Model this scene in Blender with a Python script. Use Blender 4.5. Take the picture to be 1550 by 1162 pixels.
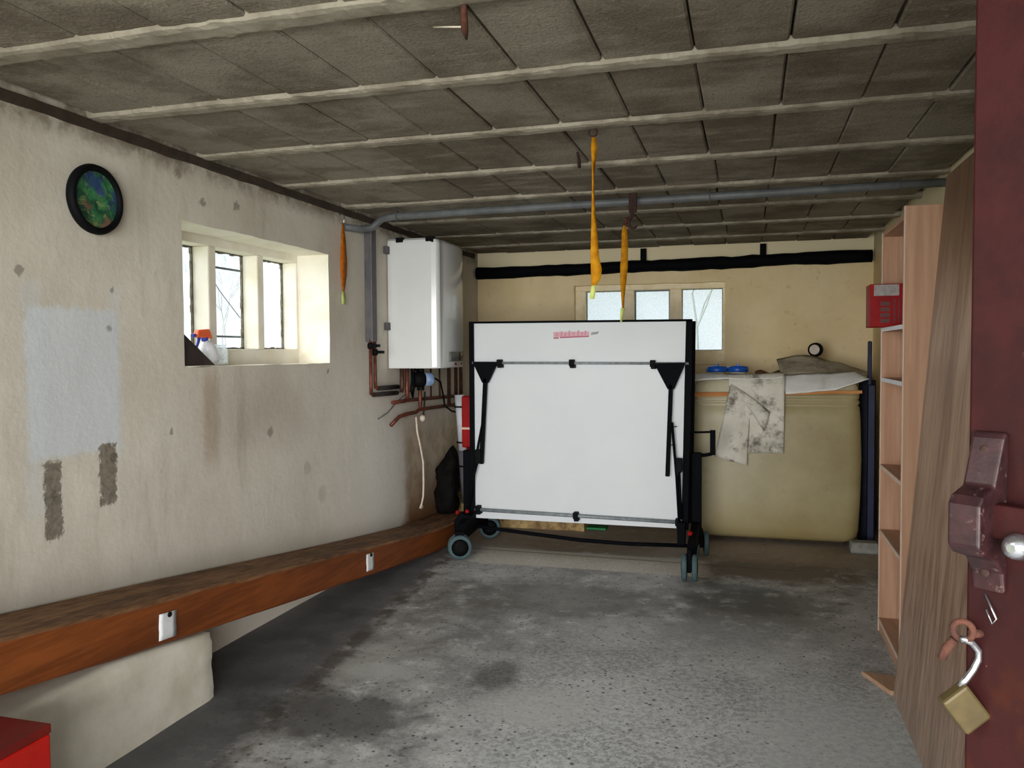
import bpy, bmesh, math, random
from mathutils import Vector, Matrix, noise as mnoise
random.seed(7)
for o in list(bpy.data.objects): bpy.data.objects.remove(o, do_unlink=True)
SC = bpy.context.scene
COL = SC.collection
PI = math.pi

# ------------------------------------------------------------------ camera, sky, light, exposure
cd = bpy.data.cameras.new('camera'); cam = bpy.data.objects.new('camera', cd); COL.objects.link(cam)
cd.sensor_width = 36.0; cd.lens = 1240.0/1550.0*36.0; cd.clip_start = 0.02
YAW, PITCH, ROLL = 0.28072, -0.038733, -0.006327
_f = Vector((-math.sin(YAW)*math.cos(PITCH), math.cos(YAW)*math.cos(PITCH), math.sin(PITCH)))
_r0 = Vector((math.cos(YAW), math.sin(YAW), 0)); _u0 = _r0.cross(_f)
_r = _r0*math.cos(ROLL)+_u0*math.sin(ROLL); _u = -_r0*math.sin(ROLL)+_u0*math.cos(ROLL)
m = Matrix.Identity(4)
for i in range(3): m[i][0] = _r[i]; m[i][1] = _u[i]; m[i][2] = -_f[i]
m[2][3] = 1.34
cam.matrix_world = m
SC.camera = cam

w = bpy.data.worlds.new('overcast_sky'); SC.world = w; w.use_nodes = True
wn = w.node_tree.nodes; wl = w.node_tree.links
bg = wn['Background']; bg.inputs['Strength'].default_value = 1.08
tc = wn.new('ShaderNodeTexCoord'); sp = wn.new('ShaderNodeSeparateXYZ'); wl.new(tc.outputs['Generated'], sp.inputs[0])
rp = wn.new('ShaderNodeValToRGB'); wl.new(sp.outputs['Z'], rp.inputs['Fac'])
rp.color_ramp.elements[0].position = 0.0; rp.color_ramp.elements[0].color = (0.78, 0.87, 0.93, 1)
rp.color_ramp.elements[1].position = 0.6; rp.color_ramp.elements[1].color = (0.82, 0.93, 1.0, 1)
wl.new(rp.outputs['Color'], bg.inputs['Color'])

def area(name, loc, target, sx, sy, power, color):
    d = bpy.data.lights.new(name, 'AREA'); d.shape = 'RECTANGLE'; d.size = sx; d.size_y = sy
    d.energy = power; d.color = color
    o = bpy.data.objects.new(name, d); COL.objects.link(o); o.location = loc
    o.rotation_euler = (Vector(target)-Vector(loc)).to_track_quat('-Z', 'Y').to_euler()
    return o
# added lamp, brighter than the sky, for daylight through the doorway behind the camera
area('doorway_daylight_lamp', (0.5, -6.0, 1.5), (-0.75, 5.0, 1.2), 8.0, 3.3, 1300, (1.0, 0.985, 0.96))
# added sun lamp under the overcast sky, to brighten the window reveals
sd = bpy.data.lights.new('reveal_fill_sun', 'SUN'); sd.energy = 6.5; sd.angle = math.radians(70); sd.color = (1, 0.98, 0.94)
so = bpy.data.objects.new('reveal_fill_sun', sd); COL.objects.link(so)
so.rotation_euler = Vector((0.85, 0.10, -0.45)).to_track_quat('-Z', 'Y').to_euler()

SC.view_settings.view_transform = 'Standard'; SC.view_settings.look = 'None'
SC.view_settings.gamma = 1.0; SC.view_settings.use_curve_mapping = False
SC.view_settings.exposure = 0.0

# ------------------------------------------------------------------ material helpers
def lin(c):
    return tuple(((v/255.0)/12.92 if v/255.0 <= 0.04045 else ((v/255.0+0.055)/1.055)**2.4) for v in c)+(1.0,)

class NT:
    def __init__(s, name):
        s.m = bpy.data.materials.new(name); s.m.use_nodes = True
        s.t = s.m.node_tree; s.n = s.t.nodes; s.l = s.t.links
        s.b = s.n['Principled BSDF']; s.out = s.n['Material Output']; s._pos = None
    def lk(s, v, sock):
        if v is None: return
        if isinstance(v, (int, float)): sock.default_value = v
        elif isinstance(v, tuple): sock.default_value = v
        else: s.l.new(v, sock)
    def pos(s):
        if s._pos is None:
            g = s.n.new('ShaderNodeNewGeometry'); s._pos = g.outputs['Position']
        return s._pos
    def obj(s):
        g = s.n.new('ShaderNodeTexCoord'); return g.outputs['Object']
    def xyz(s, v=None):
        q = s.n.new('ShaderNodeSeparateXYZ'); s.l.new(v or s.pos(), q.inputs[0]); return q.outputs
    def scale(s, vec, sc):
        q = s.n.new('ShaderNodeVectorMath'); q.operation = 'MULTIPLY'; s.l.new(vec, q.inputs[0]); q.inputs[1].default_value = sc; return q.outputs[0]
    def noise(s, sc=5, det=4, rough=0.6, vec=None, dist=0.0):
        q = s.n.new('ShaderNodeTexNoise'); s.l.new(vec if vec is not None else s.pos(), q.inputs['Vector'])
        q.inputs['Scale'].default_value = sc; q.inputs['Detail'].default_value = det
        q.inputs['Roughness'].default_value = rough; q.inputs['Distortion'].default_value = dist
        return q.outputs['Fac']
    def voro(s, sc, vec=None, feat='F1'):
        q = s.n.new('ShaderNodeTexVoronoi'); q.feature = feat; s.l.new(vec if vec is not None else s.pos(), q.inputs['Vector']); q.inputs['Scale'].default_value = sc
        return q.outputs['Distance']
    def rnd(s):
        return s.n.new('ShaderNodeObjectInfo').outputs['Random']
    def math(s, op, a, b=0.0, c=0.0):
        q = s.n.new('ShaderNodeMath'); q.operation = op
        for v, k in zip((a, b, c), q.inputs): s.lk(v, k)
        return q.outputs[0]
    def rng(s, v, lo, hi, a=0.0, b=1.0):
        q = s.n.new('ShaderNodeMapRange'); q.interpolation_type = 'SMOOTHSTEP' if hi > lo else 'LINEAR'
        q.clamp = True
        s.lk(v, q.inputs[0]); q.inputs[1].default_value = lo; q.inputs[2].default_value = hi; q.inputs[3].default_value = a; q.inputs[4].default_value = b
        return q.outputs[0]
    def band(s, v, lo, hi, soft):
        return s.math('MULTIPLY', s.rng(v, lo-soft, lo+soft), s.rng(v, hi-soft, hi+soft, 1.0, 0.0))
    def mul(s, a, b): return s.math('MULTIPLY', a, b)
    def add(s, a, b): return s.math('ADD', a, b)
    def mix(s, f, a, b):
        q = s.n.new('ShaderNodeMix'); q.data_type = 'RGBA'; q.clamp_factor = True
        s.lk(f, q.inputs[0]); s.lk(a, q.inputs[6]); s.lk(b, q.inputs[7]); return q.outputs[2]
    def bump(s, h, strength=0.3, dist=0.01):
        q = s.n.new('ShaderNodeBump'); q.inputs['Strength'].default_value = strength; q.inputs['Distance'].default_value = dist
        s.l.new(h, q.inputs['Height']); s.l.new(q.outputs[0], s.b.inputs['Normal'])
    def fin(s, col, rough=0.7, metal=0.0, spec=0.4):
        s.lk(col, s.b.inputs['Base Color']); s.lk(rough, s.b.inputs['Roughness']); s.lk(metal, s.b.inputs['Metallic'])
        s.b.inputs['Specular IOR Level'].default_value = spec
        return s.m

def plain(name, c, c2=None, sc=8, rough=0.6, metal=0.0, bump=0.0, bsc=80, spec=0.4, stretch=None):
    t = NT(name)
    vec = t.scale(t.pos(), stretch) if stretch else None
    f = t.rng(t.noise(sc, 5, 0.6, vec), 0.3, 0.7)
    col = t.mix(f, lin(c), lin(c2 if c2 else tuple(int(v*0.85) for v in c)))
    if bump: t.bump(t.noise(bsc, 3, 0.6, vec), bump, 0.004)
    return t.fin(col, rough, metal, spec)

def wood(name, c_dark, c_light, axis='z', fine=90, rough=0.65, bump=0.15, spec=0.3):
    t = NT(name)
    k = {'x': (0.06, 1, 1), 'y': (1, 0.06, 1), 'z': (1, 1, 0.06)}[axis]
    v = t.scale(t.pos(), k)
    f1 = t.noise(14, 5, 0.65, v, 0.6); f2 = t.noise(fine, 3, 0.6, v)
    f = t.add(t.mul(f1, 0.65), t.mul(f2, 0.35))
    col = t.mix(t.rng(f, 0.34, 0.66), lin(c_dark), lin(c_light))
    t.bump(f2, bump, 0.003)
    return t.fin(col, rough, 0, spec)

# ------------------------------------------------------------------ mesh helpers
class MB:
    def __init__(s): s.v = []; s.f = []; s.sm = []
    def poly(s, vs, fs, smooth=False):
        b = len(s.v); s.v += [Vector(p) for p in vs]
        for f in fs: s.f.append([b+i for i in f]); s.sm.append(smooth)
        return s
    def box(s, x0, x1, y0, y1, z0, z1):
        vs = [(x0,y0,z0),(x1,y0,z0),(x1,y1,z0),(x0,y1,z0),(x0,y0,z1),(x1,y0,z1),(x1,y1,z1),(x0,y1,z1)]
        return s.poly(vs, [(3,2,1,0),(4,5,6,7),(0,1,5,4),(1,2,6,5),(2,3,7,6),(3,0,4,7)])
    def obox(s, c, ax, h):
        c = Vector(c); a, b, d = [Vector(q).normalized()*k for q, k in zip(ax, h)]
        vs = [c+a*i+b*j+d*k for k in (-1,1) for i, j in ((-1,-1),(1,-1),(1,1),(-1,1))]
        return s.poly(vs, [(3,2,1,0),(4,5,6,7),(0,1,5,4),(1,2,6,5),(2,3,7,6),(3,0,4,7)])
    def hexa(s, b4, t4):
        return s.poly(list(b4)+list(t4), [(3,2,1,0),(4,5,6,7),(0,1,5,4),(1,2,6,5),(2,3,7,6),(3,0,4,7)])
    def bar(s, p, q, wd, th, up=(0,-1,0)):
        p = Vector(p); q = Vector(q); d = (q-p); u = Vector(up); sd = d.cross(u).normalized(); u = sd.cross(d).normalized()
        return s.obox((p+q)/2, (d, sd, u), (d.length/2, wd/2, th/2))
    def tube(s, pts, r, n=10, cap=True):
        pts = [Vector(p) for p in pts]; rs = r if isinstance(r, (list, tuple)) else [r]*len(pts)
        b = len(s.v); prev = None
        for i, p in enumerate(pts):
            d = (pts[min(i+1, len(pts)-1)]-pts[max(i-1, 0)]).normalized()
            if prev is None:
                a = Vector((0,0,1)) if abs(d.z) < 0.9 else Vector((1,0,0)); prev = d.cross(a).normalized()
            e1 = (prev-d*prev.dot(d)).normalized(); e2 = d.cross(e1); prev = e1
            for k in range(n):
                t = 2*PI*k/n; s.v.append(p+(e1*math.cos(t)+e2*math.sin(t))*rs[i])
        for i in range(len(pts)-1):
            for k in range(n):
                k2 = (k+1) % n; s.f.append([b+i*n+k, b+i*n+k2, b+(i+1)*n+k2, b+(i+1)*n+k]); s.sm.append(True)
        if cap:
            s.f.append([b+k for k in range(n)][::-1]); s.sm.append(False)
            e = b+(len(pts)-1)*n; s.f.append([e+k for k in range(n)]); s.sm.append(False)
        return s
    def lathe(s, prof, o, axis=(0,0,1), n=24, smooth=True):
        o = Vector(o); d = Vector(axis).normalized(); a = Vector((0,0,1)) if abs(d.z) < 0.9 else Vector((1,0,0))
        e1 = d.cross(a).normalized(); e2 = d.cross(e1); b = len(s.v)
        for r, h in prof:
            for k in range(n):
                t = 2*PI*k/n; s.v.append(o+d*h+(e1*math.cos(t)+e2*math.sin(t))*r)
        for i in range(len(prof)-1):
            for k in range(n):
                k2 = (k+1) % n; s.f.append([b+i*n+k, b+i*n+k2, b+(i+1)*n+k2, b+(i+1)*n+k]); s.sm.append(smooth)
        s.f.append([b+k for k in range(n)][::-1]); s.sm.append(False)
        e = b+(len(prof)-1)*n; s.f.append([e+k for k in range(n)]); s.sm.append(False)
        return s
    def torus(s, o, axis, R, r, n=28, k=8, a0=0, a1=2*PI):
        o = Vector(o); d = Vector(axis).normalized(); a = Vector((0,0,1)) if abs(d.z) < 0.9 else Vector((1,0,0))
        e1 = d.cross(a).normalized(); e2 = d.cross(e1)
        full = abs(a1-a0-2*PI) < 1e-6
        pts = [o+(e1*math.cos(a0+(a1-a0)*i/n)+e2*math.sin(a0+(a1-a0)*i/n))*R for i in range(n+(1 if not full else 1))]
        return s.tube(pts, r, k, cap=not full)
    def prism(s, poly, off):
        n = len(poly); off = Vector(off); vs = [Vector(p) for p in poly]; vs += [p+off for p in vs]
        return s.poly(vs, [list(range(n))[::-1], list(range(n, 2*n))]+[(i, (i+1) % n, n+(i+1) % n, n+i) for i in range(n)])
    def grid(s, fn, nu, nv, smooth=True):
        b = len(s.v)
        for j in range(nv+1):
            for i in range(nu+1): s.v.append(Vector(fn(i/nu, j/nv)))
        for j in range(nv):
            for i in range(nu):
                k = b+j*(nu+1)+i; s.f.append([k, k+1, k+nu+2, k+nu+1]); s.sm.append(smooth)
        return s

def link(name, mb, mat, parent=None, bevel=0.0, seg=2, loc=None, recalc=True, solid=0.0):
    me = bpy.data.meshes.new(name)
    if parent is not None:
        org = WORLD.get(parent.name, Vector((0,0,0)))
    elif loc is not None: org = Vector(loc)
    else:
        xs = [v.x for v in mb.v]; ys = [v.y for v in mb.v]; zs = [v.z for v in mb.v]
        org = Vector(((min(xs)+max(xs))/2, (min(ys)+max(ys))/2, min(zs)))
    me.from_pydata([tuple(v-org) for v in mb.v], [], mb.f)
    me.polygons.foreach_set('use_smooth', mb.sm)
    if recalc:
        bm = bmesh.new(); bm.from_mesh(me); bmesh.ops.recalc_face_normals(bm, faces=bm.faces); bm.to_mesh(me); bm.free()
    me.materials.append(mat); me.update()
    o = bpy.data.objects.new(name, me); COL.objects.link(o)
    if parent is not None: o.parent = parent
    else: o.location = org
    WORLD[o.name] = org
    if solid:
        q = o.modifiers.new('thickness', 'SOLIDIFY'); q.thickness = solid; q.offset = 0
    if bevel:
        q = o.modifiers.new('bevel', 'BEVEL'); q.width = bevel; q.segments = seg; q.limit_method = 'ANGLE'; q.angle_limit = math.radians(40)
    return o
WORLD = {}
def thing(name, label, cat, loc, group=None):
    o = bpy.data.objects.new(name, None); COL.objects.link(o); o.location = loc; o.empty_display_size = 0.05
    WORLD[o.name] = Vector(loc); o['label'] = label; o['category'] = cat
    if group: o['group'] = group
    return o
def tag(o, label, cat, group=None):
    o['label'] = label; o['category'] = cat
    if group: o['group'] = group
    return o
def struct(o, label=None):
    o['kind'] = 'structure'
    if label: o['label'] = label
    return o
def nz(x, y, z, s=1.0): return mnoise.noise(Vector((x*s, y*s, z*s)))
def wgrid(lo, hi, step, extra=()):
    n = max(1, int(round((hi-lo)/step))); c = [lo+(hi-lo)*i/n for i in range(n+1)]
    for e in extra:
        k = min(range(len(c)), key=lambda i: abs(c[i]-e)); c[k] = e
    return c

# ------------------------------------------------------------------ materials
# left wall: dirty cream limewash, one whiter rectangle, two bare mortar strips, damp brown corner
t = NT('left_wall_plaster'); X, Y, Z = t.xyz()
big = t.noise(1.6, 5, 0.6); fine = t.noise(26, 5, 0.65); wob = t.mul(t.math('SUBTRACT', t.noise(38, 5, 0.7), 0.5), 0.07)
streak = t.noise(5, 5, 0.65, t.scale(t.pos(), (1, 1, 0.22)))
c = t.mix(t.rng(big, 0.3, 0.7), lin((216, 210, 198)), lin((200, 192, 178)))
c = t.mix(t.mul(t.rng(streak, 0.52, 0.78), 0.45), c, lin((160, 150, 132)))
c = t.mix(t.mul(t.rng(fine, 0.6, 0.8), 0.35), c, lin((150, 142, 126)))
Yw = t.add(Y, wob); Zw = t.add(Z, wob)
c = t.mix(t.mul(t.mul(t.band(Yw, 2.17, 2.575, 0.012), t.band(Zw, 0.985, 1.505, 0.015)), 0.85), c, lin((206, 211, 216)))
c = t.mix(t.mul(t.mul(t.band(Yw, 2.15, 2.24, 0.02), t.band(Zw, 0.80, 1.60, 0.03)), 0.3), c, lin((206, 211, 216)))
c = t.mix(t.mul(t.mul(t.band(Yw, 2.54, 2.60, 0.02), t.band(Zw, 0.95, 1.60, 0.03)), 0.3), c, lin((206, 211, 216)))
s1 = t.mul(t.band(Yw, 2.225, 2.30, 0.006), t.band(Zw, 0.71, 0.975, 0.008))
s2 = t.mul(t.band(Yw, 2.475, 2.555, 0.006), t.band(Zw, 0.785, 1.005, 0.008))
strips = t.math('MAXIMUM', s1, s2)
c = t.mix(strips, c, t.mix(t.rng(t.noise(45, 5, 0.7), 0.35, 0.65), lin((112, 104, 92)), lin((140, 131, 118))))
def spot(y, z, r):
    d = t.math('SQRT', t.add(t.math('POWER', t.math('SUBTRACT', Yw, y), 2.0), t.math('POWER', t.math('SUBTRACT', Zw, z), 2.0)))
    return t.rng(d, r*0.5, r, 1.0, 0.0)
for y, z, r in ((2.15, 1.62, 0.022), (2.56, 1.585, 0.013), (2.54, 1.44, 0.018), (2.27, 0.86, 0.018), (2.545, 0.955, 0.022), (2.87, 1.02, 0.018),
                (3.95, 0.72, 0.05), (3.6, 0.95, 0.03), (2.04, 1.62, 0.03), (3.1, 2.0, 0.025), (3.35, 2.03, 0.03), (4.1, 0.55, 0.06), (2.95, 2.1, 0.03), (4.2, 1.24, 0.015), (5.3, 0.9, 0.03)):
    c = t.mix(t.mul(spot(y, z, r), 0.55 if r < 0.035 else 0.22), c, lin((84, 74, 64)))
c = t.mix(t.mul(t.mul(t.band(Yw, 3.08, 3.19, 0.03), t.band(Zw, 0.85, 1.27, 0.1)), 0.45), c, lin((150, 122, 92)))
c = t.mix(t.mul(t.mul(t.band(Yw, 3.15, 3.9, 0.2), t.band(Zw, 0.9, 1.2, 0.14)), 0.28), c, lin((138, 122, 102)))
c = t.mix(t.mul(t.rng(Zw, 1.2, 0.7), t.mul(t.rng(Y, 3.9, 4.8), 0.6)), c, lin((226, 223, 217)))
Yd = t.add(Y, t.mul(t.math('SUBTRACT', t.noise(4, 4, 0.6), 0.5), 0.35))
damp = t.mul(t.rng(Yd, 5.17, 5.34), t.rng(Zw, 0.98, 0.72, 0.0, 1.0))
c = t.mix(t.mul(damp, 0.85), c, t.mix(t.rng(t.noise(7, 5, 0.65), 0.35, 0.65), lin((158, 140, 116)), lin((196, 180, 156))))
c = t.mix(t.mul(damp, t.rng(Zw, 0.55, 0.15)), c, lin((128, 92, 62)))
c = t.mix(t.mul(t.rng(Zw, 2.07, 2.16), t.rng(t.noise(9, 5, 0.7), 0.35, 0.6, 0.25, 0.9)), c, lin((120, 108, 92)))
h = t.add(t.mul(t.noise(9, 4, 0.6), 0.7), t.mul(fine, 0.3)); h = t.math('SUBTRACT', h, t.mul(strips, 0.5))
t.bump(h, 0.35, 0.012)
M_WALL_L = t.fin(c, 0.85, 0, 0.2)

t = NT('back_wall_plaster'); X, Y, Z = t.xyz()
c = t.mix(t.rng(t.noise(1.5, 5, 0.6), 0.3, 0.7), lin((240, 221, 180)), lin((226, 204, 158)))
c = t.mix(t.mul(t.rng(t.noise(18, 5, 0.7), 0.58, 0.8), 0.5), c, lin((142, 116, 78)))
c = t.mix(t.mul(t.rng(t.add(Z, t.mul(t.noise(6, 4, 0.7), 0.1)), 2.06, 2.12), 0.75), c, lin((232, 222, 190)))
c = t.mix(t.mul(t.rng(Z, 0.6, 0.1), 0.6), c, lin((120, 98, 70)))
t.bump(t.add(t.noise(8, 4, 0.6), t.mul(t.noise(40, 4, 0.7), 0.3)), 0.35, 0.012)
M_WALL_B = t.fin(c, 0.85, 0, 0.2)

t = NT('reveal_paint')
c = t.mix(t.rng(t.noise(6, 5, 0.65), 0.35, 0.72), lin((240, 236, 224)), lin((230, 222, 202)))
c = t.mix(t.mul(t.rng(t.noise(30, 5, 0.7), 0.62, 0.8), 0.5), c, lin((180, 160, 130)))
t.bump(t.noise(20, 4, 0.6), 0.2, 0.006)
M_REVEAL = t.fin(c, 0.7, 0, 0.3)
t = NT('warm_reveal_paint')
c = t.mix(t.rng(t.noise(9, 5, 0.65), 0.35, 0.72), lin((246, 234, 206)), lin((232, 212, 170)))
t.bump(t.noise(20, 4, 0.6), 0.2, 0.006)
M_REVEAL_B = t.fin(c, 0.7, 0, 0.3)

# floor: worn stained concrete
t = NT('floor_concrete'); X, Y, Z = t.xyz()
n1 = t.noise(1.3, 6, 0.62, None, 0.4); n2 = t.noise(7, 6, 0.7); n3 = t.noise(42, 5, 0.75); n4 = t.noise(130, 3, 0.7)
c = t.mix(t.rng(n1, 0.33, 0.67), lin((124, 122, 120)), lin((190, 190, 188)))
c = t.mix(t.mul(t.rng(n2, 0.5, 0.72), 0.7), c, lin((222, 224, 223)))
c = t.mix(t.mul(t.rng(n2, 0.46, 0.3), 0.7), c, lin((70, 68, 66)))
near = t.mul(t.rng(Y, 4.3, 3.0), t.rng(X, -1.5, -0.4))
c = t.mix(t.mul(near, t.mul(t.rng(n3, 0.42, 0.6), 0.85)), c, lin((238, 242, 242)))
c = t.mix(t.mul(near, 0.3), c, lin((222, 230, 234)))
c = t.mix(t.mul(t.rng(n3, 0.58, 0.68), 0.45), c, lin((80, 78, 76)))
c = t.mix(t.mul(t.rng(t.voro(24), 0.20, 0.12), t.mul(t.rng(n1, 0.35, 0.55), 0.8)), c, lin((58, 58, 60)))
c = t.mix(t.mul(t.rng(t.voro(52), 0.24, 0.15), t.mul(t.rng(n2, 0.4, 0.55), 0.6)), c, lin((70, 70, 70)))
c = t.mix(t.mul(t.rng(n4, 0.6, 0.72), 0.35), c, lin((205, 205, 200)))
c = t.mix(t.mul(t.rng(t.voro(9), 0.16, 0.05), t.rng(n2, 0.5, 0.62)), c, lin((216, 216, 212)))
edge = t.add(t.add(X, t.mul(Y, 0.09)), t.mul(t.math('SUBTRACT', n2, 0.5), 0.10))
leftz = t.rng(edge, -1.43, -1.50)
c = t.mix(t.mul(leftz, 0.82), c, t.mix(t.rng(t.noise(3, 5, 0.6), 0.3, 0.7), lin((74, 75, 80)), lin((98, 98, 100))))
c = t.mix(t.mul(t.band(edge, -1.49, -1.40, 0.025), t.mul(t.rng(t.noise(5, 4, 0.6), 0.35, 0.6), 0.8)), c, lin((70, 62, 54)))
def blot(x, y, rx, ry, col, k, c):
    dx = t.math('DIVIDE', t.math('SUBTRACT', X, x), rx); dy = t.math('DIVIDE', t.math('SUBTRACT', Y, y), ry)
    d = t.math('SQRT', t.add(t.mul(dx, dx), t.mul(dy, dy))); d = t.add(d, t.mul(t.math('SUBTRACT', n2, 0.5), 1.3))
    return t.mix(t.mul(t.rng(d, 1.0, 0.5), k), c, lin(col))
c = blot(-1.45, 2.68, 0.42, 0.3, (62, 60, 58), 0.75, c)
c = blot(-1.0, 3.2, 0.12, 0.22, (74, 70, 66), 0.6, c)
c = blot(-1.52, 3.12, 0.18, 0.12, (196, 198, 196), 0.7, c)
c = blot(-0.75, 2.95, 0.28, 0.22, (204, 206, 204), 0.6, c)
c = blot(-0.2, 3.9, 0.35, 0.3, (168, 172, 172), 0.4, c)
c = blot(0.1, 4.5, 0.5, 0.25, (80, 80, 78), 0.6, c)
c = blot(-0.05, 4.75, 0.3, 0.12, (84, 94, 98), 0.6, c)
c = blot(0.15, 5.2, 0.8, 0.35, (92, 74, 60), 0.75, c)
c = blot(-1.0, 4.3, 0.7, 0.45, (98, 92, 86), 0.55, c)
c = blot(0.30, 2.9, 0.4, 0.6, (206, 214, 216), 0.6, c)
light = t.mul(t.band(t.add(X, t.mul(t.math('SUBTRACT', n2, 0.5), 0.25)), -1.72, -0.25, 0.06), t.band(t.add(Y, t.mul(t.math('SUBTRACT', n3, 0.5), 0.05)), 4.93, 5.33, 0.015))
c = t.mix(t.mul(light, 0.8), c, t.mix(t.rng(n3, 0.4, 0.6), lin((206, 196, 182)), lin((224, 218, 206))))
seam = t.mul(t.band(t.add(Y, t.mul(X, 0.03)), 5.215, 5.228, 0.006), t.band(X, -2.0, 0.3, 0.1))
c = t.mix(t.mul(seam, 0.85), c, lin((92, 66, 46)))
brown = t.mul(t.band(Y, 5.36, 7.0, 0.04), t.rng(n2, 0.3, 0.55, 0.5, 0.9))
c = t.mix(t.mul(brown, 0.7), c, lin((150, 128, 104)))
hh = t.add(t.mul(n2, 0.4), t.add(t.mul(n3, 0.45), t.mul(n4, 0.15))); t.bump(hh, 0.35, 0.008)
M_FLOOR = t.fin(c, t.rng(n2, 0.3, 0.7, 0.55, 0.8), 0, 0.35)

t = NT('block_concrete')
r = t.rnd()
c = t.mix(r, lin((128, 119, 105)), lin((150, 143, 130)))
c = t.mix(t.mul(t.rng(t.noise(2.6, 5, 0.6), 0.4, 0.62), 0.75), c, lin((98, 88, 75)))
c = t.mix(t.mul(t.rng(t.noise(4.5, 5, 0.6, t.scale(t.pos(), (0.5, 1.6, 1))), 0.5, 0.7), 0.6), c, lin((164, 156, 142)))
c = t.mix(t.mul(t.rng(t.noise(70, 4, 0.75), 0.52, 0.7), 0.6), c, lin((88, 80, 68)))
c = t.mix(t.mul(t.rng(t.noise(50, 4, 0.75), 0.56, 0.72), 0.45), c, lin((176, 168, 154)))
t.bump(t.add(t.noise(55, 5, 0.8), t.mul(t.voro(90), 0.5)), 0.6, 0.01)
M_BLOCK = t.fin(c, 0.92, 0, 0.15)
t = NT('beam_concrete')
c = t.mix(t.rng(t.noise(6, 5, 0.65), 0.35, 0.68), lin((164, 157, 142)), lin((126, 118, 104)))
c = t.mix(t.mul(t.rng(t.noise(45, 4, 0.7), 0.58, 0.75), 0.5), c, lin((110, 100, 86)))
t.bump(t.noise(50, 5, 0.75), 0.4, 0.008)
M_BEAM = t.fin(c, 0.9, 0, 0.2)
M_JOINT = plain('dark_joint', (52, 46, 38), (40, 35, 30), 10, 0.95)
M_DKBROWN = plain('dark_brown_rough', (66, 54, 44), (48, 38, 30), 12, 0.9, bump=0.4)
M_FRONT = plain('front_wall_plaster', (205, 200, 188), (190, 184, 170), 3, 0.9)
M_PIER = plain('pier_limewash', (224, 220, 206), (200, 193, 176), 3.5, 0.88, bump=0.5, bsc=16, spec=0.2)
t = NT('rough_ledge_stone')
c = t.mix(t.rng(t.noise(12, 5, 0.7), 0.35, 0.65), lin((128, 102, 72)), lin((194, 168, 118)))
t.bump(t.noise(16, 5, 0.7), 0.8, 0.02); M_LEDGE = t.fin(c, 0.9, 0, 0.2)

t = NT('beam_side_timber'); X, Y, Z = t.xyz()
v = t.scale(t.pos(), (1, 0.07, 1)); f1 = t.noise(16, 5, 0.65, v, 0.7); f2 = t.noise(80, 3, 0.6, v)
nrm = t.n.new('ShaderNodeNewGeometry').outputs['Normal']; NZ = t.xyz(nrm)[2]
side = t.mix(t.rng(t.add(t.mul(f1, 0.6), t.mul(f2, 0.4)), 0.36, 0.64), lin((104, 53, 20)), lin((134, 72, 30)))
side = t.mix(t.mul(t.rng(t.noise(3, 4, 0.6), 0.5, 0.75), 0.4), side, lin((92, 44, 20)))
top = t.mix(t.rng(t.add(t.mul(f1, 0.5), t.mul(f2, 0.5)), 0.36, 0.64), lin((92, 64, 44)), lin((152, 114, 80)))
top = t.mix(t.mul(t.rng(t.noise(2.5, 5, 0.65), 0.48, 0.68), 0.6), top, lin((74, 54, 38)))
c = t.mix(t.rng(NZ, 0.4, 0.8), side, top)
t.bump(f2, 0.25, 0.004); M_TIMBER = t.fin(c, t.rng(NZ, 0.4, 0.8, 0.5, 0.8), 0, 0.3)

M_PAPER = plain('paper', (226, 228, 230), (212, 214, 217), 20, 0.8)
M_BLACK = plain('black_plastic', (12, 13, 15), (8, 9, 11), 10, 0.65, spec=0.1)
M_STEELBLK = plain('black_painted_steel', (10, 12, 17), (7, 8, 12), 14, 0.7, spec=0.06)
M_GALV = plain('galvanised_bar', (150, 158, 162), (116, 124, 128), 30, 0.5, 0.15)
M_BOARD = plain('white_table_panel', (214, 218, 221), (207, 212, 216), 1.5, 0.45, spec=0.4)
M_TYRE = plain('grey_rubber_tyre', (82, 102, 106), (66, 84, 88), 12, 0.8, spec=0.2)
M_RED = plain('red_plastic', (160, 8, 10), (132, 5, 8), 8, 0.5, spec=0.2)
M_REDBOX = plain('red_painted_steel', (190, 24, 6), (156, 12, 4), 6, 0.5)
M_PINK = plain('faded_pink_print', (214, 168, 178), (206, 150, 164), 60, 0.5)
M_PINKD = plain('dark_pink_print', (176, 66, 96), (158, 52, 84), 60, 0.5)
M_GREYP = plain('grey_print', (150, 156, 152), (130, 136, 134), 60, 0.5)
M_ENAMEL = plain('white_enamel', (224, 226, 226), (219, 221, 221), 2, 0.16, spec=0.55)
M_PANEL = plain('boiler_control_panel', (120, 124, 120), (96, 100, 96), 30, 0.35)
M_DKDISP = plain('boiler_display_glass', (44, 46, 44), (34, 36, 34), 30, 0.2)
M_CONDUIT = plain('grey_conduit', (104, 108, 110), (84, 88, 90), 9, 0.5)
M_CONDUITD = plain('dark_grey_conduit', (96, 94, 96), (78, 76, 80), 9, 0.55)
M_COPPER = plain('tarnished_copper', (122, 66, 48), (74, 42, 34), 22, 0.5, 0.4)
M_COPPERD = plain('dark_copper', (92, 60, 50), (62, 42, 36), 22, 0.5, 0.4)
M_LAG = plain('black_pipe_lagging', (44, 38, 34), (30, 27, 25), 24, 0.9)
M_PUMPB = plain('blue_grey_cap', (150, 172, 204), (112, 134, 172), 20, 0.4)
M_CORD = plain('white_cord', (232, 220, 204), (214, 200, 182), 30, 0.75)
M_SACK = plain('black_sacking', (20, 19, 18), (10, 9, 9), 12, 0.8, bump=0.8, bsc=26, spec=0.1)
M_PIPEW = plain('white_drain_pipe', (206, 210, 214), (180, 184, 190), 6, 0.5)
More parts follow.
